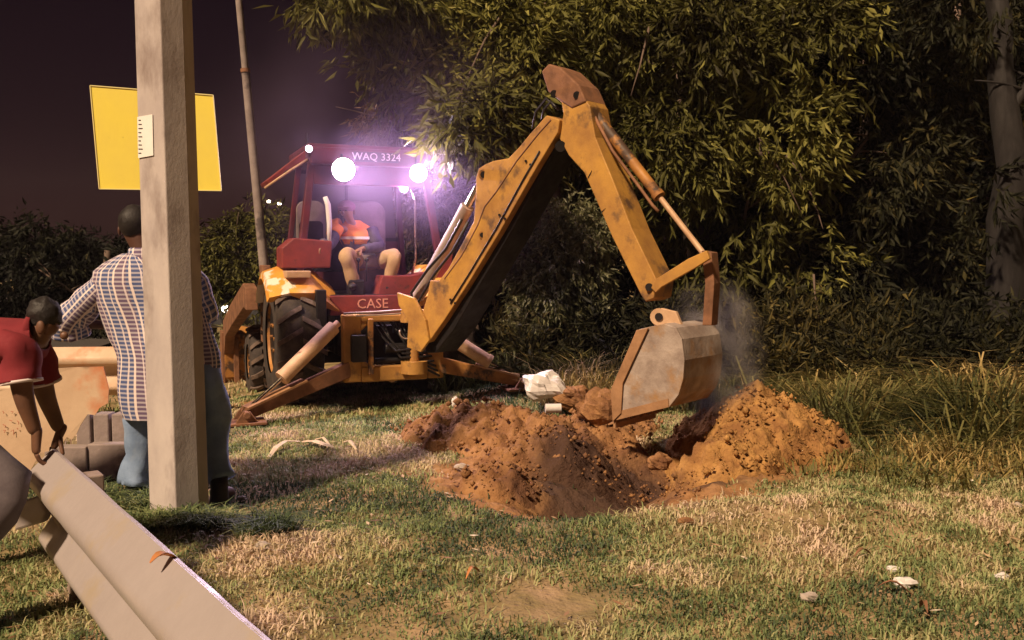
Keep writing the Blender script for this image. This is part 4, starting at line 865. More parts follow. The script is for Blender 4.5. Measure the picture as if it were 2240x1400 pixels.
def tr(z, xl, xr, dpt, fold=.018, sd2=0):
    cx = (xl + xr) / 2; return ell((cx, my, z), ((xr - xl) / 2, 0, 0), (0, dpt, 0), 44, fold, 7, sd2)
lft = lambda px, z: P(px, 700, my).x
pxx = lambda px: (px - 1120) / F * my * 1.0
tor_ = MB().loft([tr(.53, pxx(262), pxx(474), .18, .06), tr(.58, pxx(258), pxx(474), .18, .06), tr(.64, pxx(256), pxx(473), .18, .055), tr(.71, pxx(254), pxx(472), .178, .055), tr(.78, pxx(252), pxx(470), .176, .05), tr(.85, pxx(249), pxx(470), .175, .05), tr(.90, pxx(246), pxx(468), .175, .05), tr(.95, pxx(240), pxx(465), .175, .045), tr(1.0, pxx(232), pxx(460), .17, .045), tr(1.06, pxx(226), pxx(455), .168, .045), tr(1.12, pxx(220), pxx(450), .165, .04), tr(1.18, pxx(213), pxx(445), .16, .04), tr(1.24, pxx(206), pxx(440), .155, .03), tr(1.34, pxx(200), pxx(428), .145),
                  tr(1.41, pxx(206), pxx(416), .13, .01), tr(1.455, pxx(228), pxx(386), .11, .008), tr(1.49, pxx(252), pxx(352), .085, .004), tr(1.515, pxx(270), pxx(334), .066, 0)], uv=1.5, cap=False)
shirt = build('shirt', tor_, 'plaid_cloth', per, smooth=True)
build('collar', MB().loft([ell(neck + V_((0, 0, z)), (r, 0, 0), (0, r * .95, 0), 24) for z, r in ((-.02, .082), (.035, .076), (.05, .072), (.045, .082), (-.015, .095))], uv=.5, cap=False), 'plaid_cloth', shirt, smooth=True)
build('collar_band', MB().loft([ell(neck + V_((0, 0, z)), (r, 0, 0), (0, r * .95, 0), 24) for z, r in ((-.028, .098), (-.014, .100))], cap=False), 'piping', shirt, smooth=True)
dl = (elL - shL).normalized()
build('sleeve', limbtube([shL + V_((.06, 0, -.01)), shL - V_((.02, 0, .03)), shL.lerp(elL, .5), elL - dl * .02, elL + dl * .05 + V_((.02, .03, -.03))], [.085, .09, .092, .10, .102], fold=.025, fs=10), 'plaid_cloth', shirt, smooth=True)
cf = elL + dl * .05 + V_((.02, .03, -.03))
build('sleeve_cuff', limbtube([elL + dl * .0 + V_((.0, .01, -.0)), cf + V_((.006, .006, -.012))], [.108, .108], fold=.02, fs=16), 'plaid_cloth', shirt, smooth=True)
build('sleeve', limbtube([shR - V_((.06, 0, .01)), shR.lerp(elR, .4), elR, elR + V_((-.04, .08, 0))], [.085, .086, .08, .078], fold=.02, fs=10), 'plaid_cloth', shirt, smooth=True)
jl = MB(); a = limbtube([hL + V_((0, 0, .06)), hL.lerp(kL, .5), kL, kL.lerp(fL, .5), fL + V_((0, 0, .03))], [.12, .105, .088, .086, .096], fold=.045, fs=9)
b = limbtube([hR + V_((0, 0, .06)), hR.lerp(kR, .4) + V_((.05, 0, 0)), kR + V_((.03, 0, -.0)), kR.lerp(fR, .5), fR + V_((0, 0, .08))], [.12, .115, .10, .088, .082], fold=.05, fs=8, seed=5)
jl.add(a.v, a.f); jl.add(b.v, b.f); jl.ball(pel + V_((.02, 0, -.01)), (.2, .13, .13))
build('jeans', jl, 'jeans', per, smooth=True)
for ft in (fL, fR): build('boot', MB().loft([ell(ft + V_((0, -.01, z)), (r, 0, 0), (0, r * 1.15, 0), 18) for z, r in ((.10, .05), (.04, .05), (-.04, .056), (-.085, .06))]).ball(ft + V_((0, .11, -.045)), (.052, .12, .04)), 'boots', per, smooth=True)

# ---- bending man at the left edge, gripping the rail end
by = 3.93
sh1 = P(38, 772, by - .10); sh2 = P(78, 775, by + .16); hp = V_((-2.78, by + .05, .98)); nk = V_((P(74, 735, by).x, by + .03, P(74, 735, by).z)); hd = P(106, 704, by + .04)
per2 = root('person', (-2.7, by, zg(-2.7, by)), 'man in a dark red polo bending over to grip the guardrail end', 'person')
w1 = P(80, 952, by - .10); w2 = P(132, 945, by + .24); e1 = P(52, 872, by - .12); e2 = P(100, 868, by + .2)
kn1 = P(18, 1052, 3.55); an1 = P(-150, 1260, 3.45); an1.z = .1; hh1 = hp + V_((0, -.1, -.05)); hh2 = hp + V_((0, .1, -.05)); kn2 = hp + V_((.1, .15, -.45)); an2 = hp + V_((-.05, .18, -.86))
bodyb = [(hp, (.15, .12)), (hp.lerp(nk, .5) + V_((0, 0, .05)), (.13, .12)), (hp.lerp(nk, .85), (.15, .11)), (nk, .06), (nk.lerp(hd, .5), .055), (hd, .066), (hd + V_((.025, 0, -.06)), .05), (sh1, .06), (e1, .043), (w1, .028), (sh2, .06), (e2, .043), (w2, .028), (hh1, .09), (kn1, .06), (an1, .045), (hh2, .09), (kn2, .06), (an2, .045)]
edb = [(0, 1), (1, 2), (2, 3), (3, 4), (4, 5), (5, 6), (2, 7), (7, 8), (8, 9), (2, 10), (10, 11), (11, 12), (0, 13), (13, 14), (14, 15), (0, 16), (16, 17), (17, 18)]
build('body', skin_mesh([(bodyb, edb, 0)] + hand(w1, (-.05, -.05, -1), (-.9, -.6, 0), 1, .75) + hand(w2, (-.35, -.25, -1), (-.6, -.6, 0), -1, .6)), 'skin', per2, smooth=True)
hq = MB().ball(hd + V_((-.018, 0, .03)), (.072, .070, .078), 28, 20); hq.v = [v + (v - hd).normalized() * .012 * mnoise.noise(v * 45) for v in hq.v]; build('hair', hq, 'hair', per2, smooth=True)
build('ear', MB().ball(hd + V_((.0, -.068, -.02)), (.02, .012, .03), 10, 8), 'skin', per2, smooth=True)
build('nose', MB().ball(hd + V_((.066, 0, -.06)), (.02, .014, .018), 8, 6), 'skin', per2, smooth=True)
ax = (nk - hp).normalized(); upv = V_((0, 0, 1)); sidev = V_((0, 1, 0))
def br(t, rz, ry, dz=0, fold=.018): c = hp.lerp(nk, t) + V_((0, 0, dz)); return ell(c, sidev * ry, ax.cross(sidev) * rz, 32, fold, 6)
polo = build('shirt', MB().loft([br(-.05, .14, .18, 0, .03), br(.1, .145, .18, 0, .03), br(.25, .14, .18, .01, .035), br(.4, .13, .18, .02, .035), br(.55, .125, .18, .02, .035), br(.72, .12, .19, .01, .03), br(.88, .10, .17, 0, .02), br(1.02, .07, .09, 0)], uv=1.2, cap=False), 'red_polo', per2, smooth=True)
build('collar', MB().loft([ell(nk.lerp(hd, t), sidev * r, ax.cross(sidev) * r, 20) for t, r in ((-.1, .085), (.25, .078), (.26, .086), (-.1, .1))], cap=False), 'red_polo', polo, smooth=True)
for a_, b_ in ((sh1, e1), (sh2, e2)):
    build('sleeve', limbtube([a_ + V_((-.07, .0, .02)), a_, a_.lerp(b_, .4), a_.lerp(b_, .62)], [.08, .082, .078, .080], fold=.02), 'red_polo', polo, smooth=True)
    build('sleeve_piping', limbtube([a_.lerp(b_, .60), a_.lerp(b_, .66)], [.083, .084], fold=.0, sub=1), 'piping', polo, smooth=True)
tj = MB()
for h_, k_, an_, r2 in ((hh1, kn1, an1, .074), (hh2, kn2, an2, .075)):
    q = limbtube([h_, h_.lerp(k_, .5), k_, k_.lerp(an_, .5), an_], [.11, .095, r2, r2 * .95, r2], fold=.035, fs=9); tj.add(q.v, q.f)
tj.ball(hp, (.16, .18, .15)); build('trousers', tj, 'grey_trouser', per2, smooth=True)
for an_ in (an1, an2): build('shoe', MB().ball(an_ + V_((.07, 0, -.04)), (.14, .055, .05)), 'boots', per2, smooth=True)

# ---- operator in the cab, facing back towards the digging arm
op = root('person', W(.10, .42, ZF), 'operator in an orange vest and beige trousers seated in the digger cab', 'person', mx=Matrix.Translation(W(.10, .42, ZF)))
def Wc(px, py, v): u, z = U(px, py, v); return W(u, v, z)
hpo = Wc(802, 572, .38); cho = Wc(782, 512, .42); nko = Wc(768, 486, .38); hdo = Wc(758, 464, .33)
sl_, sr_ = Wc(735, 498, .36), Wc(812, 505, .36); el_, wl_ = Wc(722, 535, .20), Wc(704, 532, .02); er_, wrr = Wc(828, 540, .22), Wc(790, 545, .08)
hl_, hr_ = Wc(785, 575, .36), Wc(830, 572, .36); kl_, kr_ = Wc(757, 558, -.02), Wc(862, 562, .0); al_, ar_ = Wc(774, 622, .0), Wc(850, 624, .06)
bo_ = [(hpo, (.12, .09)), (hpo.lerp(cho, .5), (.10, .08)), (cho, (.10, .075)), (nko, .042), (nko.lerp(hdo, .5), .042), (hdo, (.08, .085)), (hdo + V_((0, 0, .07)), .07), (sl_, .04), (el_, .035), (wl_, .027), (sr_, .04), (er_, .04), (wrr, .027), (hl_, .08), (kl_, .058), (al_, .042), (al_ + V_((0, -.12, -.02)), .035), (hr_, .08), (kr_, .058), (ar_, .042), (ar_ + V_((0, -.12, -.02)), .035)]
build('body', skin_mesh([(bo_, ed, 0)] + hand(wl_, (-.3, -.6, -.5), (-.2, -.5, .8), 1, .8) + hand(wrr, (-.6, -.6, -.3), (0, -.3, 1), -1, .8)), 'skin_light', op, smooth=True)
build('nose', MB().ball(hdo + V_((-.02, -.088, -.012)), (.013, .018, .02), 8, 6), 'skin', op, smooth=True)
for s in (-1, 1):
    build('eye', MB().ball(hdo + V_((-.02 + s * .03, -.078, .015)), (.012, .007, .007), 8, 6), 'boots', op, smooth=True)
    build('ear', MB().ball(hdo + V_((s * .08, 0, 0)), (.01, .018, .028), 8, 6), 'skin', op, smooth=True)
build('mouth', MB().ball(hdo + V_((-.02, -.078, -.045)), (.02, .006, .005), 8, 6), 'boots', op, smooth=True)
build('cap', MB().ball(hdo + V_((0, .005, .055)), (.095, .10, .07), 18, 10).prism([hdo + V_((x, y, .045)) for x, y in ((-.08, -.06), (-.07, -.14), (0, -.17), (.05, -.14), (.07, -.06))], V_((0, 0, .012))), 'cap_cloth', op, smooth='auto')
axo = (cho - hpo).normalized()
jk = build('jacket', MB().loft([ell(hpo.lerp(cho, t), r_ * a1, f_ * b1, 28, .012, 9) for t, a1, b1 in ((-.15, .19, .14), (.3, .19, .14), (.8, .20, .135), (1.1, .18, .115), (1.35, .09, .07))]), 'dark_shirt', op, smooth=True)
for a_, b_, c_ in ((sl_, el_, wl_), (sr_, er_, wrr)):
    build('sleeve', limbtube([a_, a_.lerp(b_, .5), b_, b_.lerp(c_, .85)], [.075, .068, .06, .05], fold=.012), 'dark_shirt', jk, smooth=True)
build('orange_vest', MB().loft([ell(hpo.lerp(cho, t), r_ * a1, f_ * b1, 32, .02, 10) for t, a1, b1 in ((.62, .205, .148), (.8, .212, .15), (1.0, .20, .14), (1.12, .19, .13), (1.28, .16, .11), (1.42, .10, .085), (1.5, .075, .07))]), 'orange_vest', op, smooth=True)
build('vest_sleeve', limbtube([sl_ + V_((.03, 0, .01)), sl_, sl_.lerp(el_, .45)], [.086, .088, .078], fold=.012), 'orange_vest', op, smooth=True)
build('reflective_band', MB().loft([ell(hpo.lerp(cho, t), r_ * .218, f_ * .156, 32) for t in (.80, .90)], cap=False), 'white_trim', op, smooth=True)
tk = MB()
for h_, k_, a_ in ((hl_, kl_, al_), (hr_, kr_, ar_)):
    q = limbtube([h_, h_.lerp(k_, .5), k_, k_.lerp(a_, .5), a_], [.10, .092, .076, .066, .064], fold=.014); tk.add(q.v, q.f)
tk.ball(hpo, (.17, .13, .11)); build('trousers', tk, 'beige_trouser', op, smooth=True)
for a_ in (al_, ar_): build('shoe', MB().ball(a_ + V_((0, -.05, -.02)), (.045, .12, .04)), 'boots', op, smooth=True)

# ------------------------------------------------------------------ concrete pole, notice, sign
pb = P(392, 1140, 5.2); pb.z = zg(pb.x, pb.y) - .1; ptp = P(342, -420, 5.15)
sect = [(-.172, .10), (-.172, .02), (-.148, -.035), (.04, -.15), (.135, -.06), (.158, .04), (.10, .16), (-.08, .18)]
rings = []
for k in range(25):
    t = k / 24; c = pb.lerp(ptp, t); s = 1.02 - .10 * t; rings.append([c + V_((x * s, y * s, 0)) for x, y in sect])
rings_in = rings
pm = MB().loft(rings_in)
pole = build('concrete_pole', pm, 'concrete', None, bevel=.006, origin=tuple(pb), label='weathered concrete utility pole in front of the plaid-shirted man', cat='pole')
axp = (ptp - pb).normalized()
nwf = V_((-.115, -.113, 0)).normalized(); nwf = V_((-.707, -.695, 0)).normalized()   # normal of the warm left-hand face
def on_pole(px, py, off):   # on the warm face
    z = P(px, py, 5.05).z; t = (z - pb.z) / (ptp.z - pb.z); c = pb.lerp(ptp, t); s = 1.02 - .10 * t
    p0 = c + V_((-.148 * s, -.035 * s, 0)); return hitplane(px, py, p0 + nf * off, nf)
e1_ = V_((.113, -.115, 0)).normalized(); nf = V_((-e1_.y * -1, -e1_.x, 0)); nf = V_((-.522, -.853, 0)).normalized()
nt_ = build('paper_notice', MB().prism([on_pole(x, y, .004) for x, y in ((301, 256), (334, 250), (336, 340), (303, 346))], nf * .0025), 'paper', None, label='small white paper notice stuck on the concrete pole', cat='notice')
lt = MB()
for i in range(9):
    y = 262 + i * 9; x1 = 308 + (i * 37 % 5); lt.prism([on_pole(x, yy, .0075) for x, yy in ((303, y), (x1, y), (x1, y + 2), (303, y + 2))], nf * .0008)
build('print_lines', lt, 'ink', nt_)
for (x, y) in ((410, 838),):
    build('bolt_hole', MB().cyl(P(x, y, 5.06), P(x, y, 5.14), .009, n=10), 'ink', pole)
build('band', MB().loft([[pb.lerp(ptp, (z - pb.z) / (ptp.z - pb.z)) + V_((x * 1.03, y * 1.03, 0)) for x, y in sect] for z in (.555, .568)]), 'concrete_wall', pole)
sgY = 7.4
sg = root('yellow_sign', P(340, 300, sgY), 'plain yellow board seen on both sides of the concrete pole', 'sign')
build('board', MB().prism([P(x, y, sgY) for x, y in ((197, 187), (466, 208), (484, 417), (217, 413))], (0, .006, 0)), 'sign_yellow', sg, bevel=.002)
cs = [(197, 187), (466, 208), (484, 417), (217, 413)]
for i in range(4):
    a_, b_ = P(*cs[i], sgY - .004), P(*cs[(i + 1) % 4], sgY - .004); build('rim', MB().beam(a_, b_, .006, .007), 'sign_rim', sg)
q = P(352, 300, sgY + .05); build('post', MB().cyl((q.x, q.y, -.1), (q.x, q.y, q.z + .3), .03), 'galv_plain', sg, smooth='auto')

# ------------------------------------------------------------------ near guardrail
T1, T0 = V_((-.571, 2.0, .66)), V_((-1.99, 3.93, .66)); dg = (T1 - T0).normalized(); ng = V_((-.8, -.59, 0)).normalized()
T2 = T1 + dg * 1.6
prof = [(-.006, .645), (0, .66), (.012, .664), (.100, .580), (.113, .560), (.112, .530), (.104, .512), (.030, .490), (.014, .470), (.012, .385), (.020, .368), (.070, .296), (.076, .280), (.070, .258), (.02, .21), (.010, .20)]
gr = root('guardrail', (T0.x, T0.y, 0), 'pale steel guardrail running out of the bottom of the picture', 'guardrail')
def railmesh(A, Bp, prof, th=.004, n=60, wob=.005):
    rings = []
    for i in range(n):
        t = i / (n - 1); c = A.lerp(Bp, t); out = []
        fr_ = [(o, z) for o, z in prof]; bk_ = [(o - th - .002, z - .001) for o, z in reversed(prof)]
        for o, z in fr_ + bk_:
            wv = wob * mnoise.noise(V_((c.x * 3, c.y * 3, z * 8))); out.append(V_((c.x, c.y, 0)) + ng * (o + wv) + V_((0, 0, z)))
        rings.append(out)
    return MB().loft(rings)
bm1 = build('beam', railmesh(T0, T2, prof), 'galv', gr, smooth='auto')
for i in range(3):
    q = T0 + dg * (.10 + .06 * i); build('bolt', MB().cyl(V_((q.x, q.y, .41)) + ng * .02, V_((q.x, q.y, .41)) + ng * .038, .014, n=8), 'galv_plain', bm1)
build('groove_shade_dirt', MB().prism([V_((c_.x, c_.y, z_)) + ng * .020 for c_, z_ in ((T0 + dg * .05, .385), (T2, .385), (T2, .47), (T0 + dg * .05, .47))], ng * .003), 'groove_shade_dirt', bm1, label='dark strip of painted shade and dirt in the rail groove')  # strip paints shade as well as dirt into the rail recess
for tt in (.95, 2.05):
    q = T0 + dg * tt; build('bolt', MB().cyl(V_((q.x, q.y, .47)) + ng * .010, V_((q.x, q.y, .47)) + ng * .024, .016, n=8), 'galv_plain', bm1)
pq = T0 + dg * .12
build('post', MB().box(V_((pq.x, pq.y, .28)) - ng * .09, (.11, .14, .56), Matrix.Rotation(math.atan2(dg.y, dg.x), 3, 'Z')), 'galv_plain', gr, bevel=.006)
build('spacer_block', MB().box(V_((pq.x, pq.y, .40)) - ng * .01, (.13, .07, .30), Matrix.Rotation(math.atan2(dg.y, dg.x), 3, 'Z')), 'galv_plain', gr, bevel=.006)
build('post', MB().box(V_((T2.x, T2.y, .28)) - ng * .09, (.11, .14, .56), Matrix.Rotation(math.atan2(dg.y, dg.x), 3, 'Z')), 'galv_plain', gr, bevel=.006)
fp = build('end_piece', MB().prism([P(x, y, 3.86) for x, y in ((36, 1100), (84, 1084), (98, 1122), (84, 1146), (30, 1162))], (.02, .05, 0)), 'galv', gr, bevel=.01, label='short flared end piece bolted below the rail end')
lf = P(352, 1232, 2.62); lf.z += .0
q0 = T0 + dg * ((T1 - T0).length * .60)
def leafy(name, c, L_, W_, ang, m, label, cat, curl=.02, z=None, parent=None):
    d = V_((math.cos(ang), math.sin(ang), 0)); s = V_((-d.y, d.x, 0)); vs = []; n = 7
    for i in range(n):
        t = i / (n - 1); ww = W_ * math.sin(math.pi * min(.97, t * .9 + .05)) ** .8
        for j in (-1, 0, 1): vs.append(c + d * (t - .5) * L_ + s * ww * j * .5 + V_((0, 0, abs(j) * ww * .3 + curl * math.sin(math.pi * t * 1.3) + .004)))
    fs = []
    for i in range(n - 1):
        for j in range(2): a = i * 3 + j; fs.append((a, a + 1, a + 4, a + 3))
    k = len(vs); vs2 = vs + [v - V_((0, 0, .0015)) for v in vs]; fs2 = fs + [tuple(x + k for x in reversed(f)) for f in fs]
    return build(name, MB().add([v - c for v in vs2], fs2), m, None, smooth=True, label=label, cat=cat) , c
def place(t, c): t.location = c
o_, c_ = leafy('dry_leaf', G(358, 1225, .664), .085, .03, 1.0, 'dry_leaf', 'orange-brown dry leaf lying on the guardrail top', 'leaf', .012); place(o_, c_)

# far guardrail across the road side
fg = root('guardrail', (-4.4, 8.4, 0), 'orange-lit far guardrail glimpsed between the two men', 'guardrail')
ng = V_((.1, -1, 0)).normalized()
build('beam', railmesh(V_((-7.6, 8.3, 0)), V_((-3.0, 8.7, 0)), [(o, z - .02) for o, z in prof], n=10), 'sheet_cream', fg, smooth='auto')
for x in (-6.6, -4.9, -3.3): build('post', MB().box((x, 8.62, .25), (.1, .12, .6)), 'galv_plain', fg, bevel=.006)

# torn sheet and low concrete wall between the men
ts = root('torn_sheet', P(120, 930, 5.6), 'large torn cream and orange metal sheet standing behind the bending man', 'metal sheet')
out1 = [(-60, 872), (20, 850), (80, 812), (122, 806), (170, 803), (226, 802), (238, 850), (236, 882), (218, 892), (208, 908), (192, 906), (176, 930), (168, 948), (157, 962), (146, 956), (138, 968), (118, 985), (90, 990), (60, 1040), (-60, 1020)]
build('panel', MB().prism([P(x, y, 5.6 + .004 * math.sin(x * .05)) for x, y in out1], (0, .006, 0)), 'sheet_cream', ts)
sc_ = MB(); rs = random.Random(9)
for i in range(9):
    x = 6 + (i % 3) * 16 + rs.uniform(-2, 2); y = 900 + (i // 3) * 20 + rs.uniform(-3, 3) + (i % 4) * 2
    sc_.tube([P(x + dx, y + dy, 5.585) for dx, dy in ((0, 0), (rs.uniform(2, 9), rs.uniform(-5, 5)), (rs.uniform(2, 10), rs.uniform(2, 9)))], .002, 5)
build('faded_marks', sc_, 'scribble', ts, kind='stuff', label='faded reddish marks scrawled on the cream sheet')
lw = root('concrete_wall', P(200, 1075, 6.0), 'low wall of grey concrete slabs behind the guardrail end', 'wall')
for (x0, x1, y0, y1, Yd) in ((96, 188, 978, 1092, 6.0), (191, 282, 972, 1088, 6.02), (285, 340, 972, 1085, 6.05)):
    a, b = P(x0, y0, Yd), P(x1, y0, Yd); zb = P(x0, y1, Yd).z
    build('slab', MB().box(((a.x + b.x) / 2, Yd + .05, (a.z + zb) / 2 - .05), (b.x - a.x, .10, a.z - zb + .1)), 'concrete_wall', lw, bevel=.008)
for (x0, x1) in ((165, 200), (203, 240), (243, 285)):
    a, b = P(x0, 918, 6.25), P(x1, 918, 6.25); build('block', MB().box(((a.x + b.x) / 2, 6.3, a.z - .13), (b.x - a.x - .01, .12, .34)), 'concrete_wall', lw, bevel=.01)

# ------------------------------------------------------------------ street lamp pole and distant lights
pb2 = P(583, 640, 15); pt2 = P(505, -180, 15)
slp = root('street_lamp', (pb2.x, pb2.y, -.2), 'tall thin leaning street lamp pole behind the digger cab', 'street lamp')
build('pole', MB().cyl(V_((pb2.x, pb2.y, -.2)), pb2, .085, .08).cyl(pb2, pb2.lerp(pt2, .6), .08, .065).cyl(pb2.lerp(pt2, .6), pt2, .055, .05), 'concrete_wall', slp, smooth='auto')
build('collar', MB().cyl(pb2.lerp(pt2, .594), pb2.lerp(pt2, .604), .078), 'rust_brown', slp)
for px, py, Yd, lab in ((588, 441, 60, 'tiny lit street lamp far away, nearer the thin lamp pole'), (611, 446, 62, 'tiny lit street lamp far away, closer to the cab post')):
    q = P(px, py, Yd); r0 = root('street_lamp', (q.x, q.y, 0), lab, 'street lamp', 'distant street lamps')
    build('pole', MB().cyl((q.x, q.y, 0), (q.x, q.y, q.z), .08), 'dark_steel', r0); build('lamp_head', MB().ball(q, (.13, .13, .10)), 'far_lens', r0, smooth=True)
# car with lit headlamps beyond the loader arm
cy = 15.2; c1_, c2_ = P(493, 676, cy), P(471, 688, cy)
car = root('parked_car', (-5.2, 16.5, 0), 'dark car with lit headlamps beyond the loader arm', 'car')
cxm = -5.45; cz0 = .1
cp = [(cy + .05, .30), (cy + .05, .68), (cy + .25, .80), (cy + 1.1, .88), (cy + 1.7, 1.32), (cy + 3.0, 1.36), (cy + 3.7, .95), (cy + 4.1, .9), (cy + 4.15, .35)]
build('body', MB().prism([(cxm, y, z) for y, z in cp], (1.62, 0, 0)), 'car_body', car, bevel=.06)
build('windscreen', MB().prism([(cxm + .12, cy + 1.12, .90), (cxm + 1.5, cy + 1.12, .90), (cxm + 1.4, cy + 1.62, 1.28), (cxm + .22, cy + 1.62, 1.28)], (0, -.02, .015)), 'glass_dim', car)
for x in (cxm + .08, cxm + 1.54):
    for y in (cy + .8, cy + 3.3): build('wheel', MB().cyl((x - .1, y, .3), (x + .1, y, .3), .31, n=18), 'rubber', car, smooth='auto')
for x, rr in ((c1_.x, .075), (c1_.x - 1.1, .07)): build('headlamp', MB().ball((x, cy + .03, c1_.z), (rr, .05, rr * .8)), 'far_lens', car, smooth=True)

# ------------------------------------------------------------------ litter
def crumple(name, c, r, m, label, cat, seed, amp=.45, nn=(20, 12)):
    b = MB().ball((0, 0, 0), r, *nn); vs = []
    for v in b.v:
        k = 1 + amp * mnoise.noise(V_((v.x / r[0] * 1.3 + seed, v.y / r[1] * 1.3, v.z / r[2] * 1.3))) + amp * .5 * mnoise.noise(V_((v.x / r[0] * 3.6, v.y / r[1] * 3.6 + seed, v.z / r[2] * 3.6)))
        vs.append(v * k)
    b.v = vs; o = build(name, b, m, None, label=label, cat=cat); o.location = c; return o
bgc = P(1192, 843, 8.45); crumple('plastic_bag', bgc, (.20, .14, .13), 'plastic_bag', 'crumpled white plastic bag on the soil by the right stabiliser', 'bag', 3)
crumple('soil_clump', P(1255, 868, 8.4), (.16, .12, .10), 'soil', 'yellowish clump of soil beside the white bag', 'soil clump', 5)
crumple('soil_clump', P(1312, 890, 7.6), (.17, .15, .14), 'soil', 'dark brown lump of soil touching the left side of the bucket', 'soil clump', 8)
crumple('soil_clump', P(950, 985, 6.9), (.11, .10, .09), 'soil', 'dark clod at the left edge of the mound', 'soil clump', 12)
for px, py, Yc, r_c, lab in ((1120, 905, 8.0, .09, 'brown clod on the crest of the mound below the can'), (1440, 1010, 6.5, .08, 'round clod in the hollow between mound and pile'), (1560, 985, 6.5, .07, 'clod at the front foot of the soil pile'), (1170, 1060, 6.2, .08, 'dark clod low on the front of the mound')):
    crumple('soil_clump', P(px, py, Yc), (r_c, r_c * .9, r_c * .7), 'soil', lab, 'soil clump', px * .1)
o = build('tin_can', MB().cyl((-.06, 0, .035), (.06, .01, .035), .035), 'plastic_bag', None, smooth='auto', label='small pale can lying on the soil below the bag', cat='can'); o.location = G(1210, 903, .3)
crumple('paper_scrap', P(995, 880, 8.6), (.03, .03, .05), 'plastic_bag', 'small white scrap near the digger frame', 'scrap', 18)
# pale torn fronds on the grass
def frond(pts, wd_, label):
    Ps = [G(x, y, zg(G(x, y).x, G(x, y).y) + .03) for x, y in pts]; rings = []
    for i, p in enumerate(Ps):
        d = (Ps[min(i + 1, len(Ps) - 1)] - Ps[max(i - 1, 0)]).normalized(); s = d.cross(V_((0, 0, 1))).normalized(); t = i / (len(Ps) - 1); w_ = wd_ * (.35 + .65 * math.sin(math.pi * (t * .8 + .15)))
        c = p + V_((0, 0, .03 * math.sin(math.pi * t))); rings.append([c + s * w_, c + V_((0, 0, .008)), c - s * w_, c - V_((0, 0, .004))])
    return build('dry_frond', MB().loft(rings), 'dry_frond', None, label=label, cat='dry frond', group='pale dry fronds on the grass', origin=tuple(Ps[0]))
frond([(588, 1000), (604, 985), (624, 972), (655, 966)], .022, 'leftmost pale dry frond, a curved strip on the grass')
frond([(664, 966), (690, 972), (712, 980), (730, 978)], .035, 'widest pale dry frond, in the middle of the three')
frond([(690, 962), (708, 966), (728, 982)], .014, 'thin pale frond lying across the widest one')
frond([(752, 968), (766, 973), (780, 984)], .018, 'shortest pale dry frond, nearest the soil mound')
for px, py, r, lab in ((575, 1194, .045, 'flat whitish stone on the grass right of the pole'), (528, 1090, .03, 'small pale stone beside the dark boot'), (1980, 1275, .05, 'white scrap among dry grass at lower right'), (1955, 1245, .03, 'small pinkish scrap up-left of the white scrap'), (2190, 1262, .04, 'white pebble at the right edge of the grass'), (2225, 1105, .03, 'pale pebble near the tall weeds at right edge'), (1770, 1305, .04, 'pale crumb of rubble in the green grass'), (1500, 1140, .045, 'orange clod at the edge of the pale grass'), (1010, 1020, .05, 'pale flat chip on the mound slope')):
    g_ = G(px, py); z_ = zg(g_.x, g_.y); g_ = G(px, py, z_ + .02)
    crumple('stone' if 'scrap' not in lab else 'paper_scrap', g_, (r, r * .7, r * .45), 'soil' if 'orange' in lab else ('plastic_bag' if 'white' in lab else 'stone'), lab, 'stone' if 'scrap' not in lab else 'scrap', px * .01, nn=(10, 7))
for px, py, L_, an, lab in ((1035, 1255, .16, 1.2, 'thin curled orange stalk on the grass in the centre'), (1890, 1215, .14, .5, 'dark forked twig in the dry grass'), (2020, 1330, .12, 1.4, 'dark brown leaf standing in the lower right grass'), (1960, 1290, .15, -.3, 'brown bark strip under the white scrap')):
    g_ = G(px, py); z_ = zg(g_.x, g_.y); o_, c_ = leafy('dry_leaf' if 'leaf' in lab else 'twig', G(px, py, z_ + .035), L_, .02, an, 'rust_brown' if 'dark' in lab or 'brown' in lab else 'dry_leaf', lab, 'leaf' if 'leaf' in lab else 'twig', .03); place(o_, c_)

# ------------------------------------------------------------------ air
def volume(name, dens, col, kindn, mn, mx_, noise=None, aniso=0.0):
    me = MB().box([(a + b) / 2 for a, b in zip(mn, mx_)], [b - a for a, b in zip(mn, mx_)])
    m = bpy.data.materials.new(name); m.use_nodes = True; n = m.node_tree.nodes; n.remove(n['Principled BSDF']); pv = n.new('ShaderNodeVolumePrincipled')
    pv.inputs['Density'].default_value = dens; pv.inputs['Color'].default_value = (*col, 1); pv.inputs['Anisotropy'].default_value = aniso
    m.node_tree.links.new(pv.outputs[0], n['Material Output'].inputs['Volume']); M[name] = m
    return build(name, me, name, None, kind='stuff'), m, pv
HAZE = 0.0005
if HAZE: volume('haze', HAZE, (.85, .75, .85), 'stuff', (-60, -6, -1.4), (40, 90, 9))

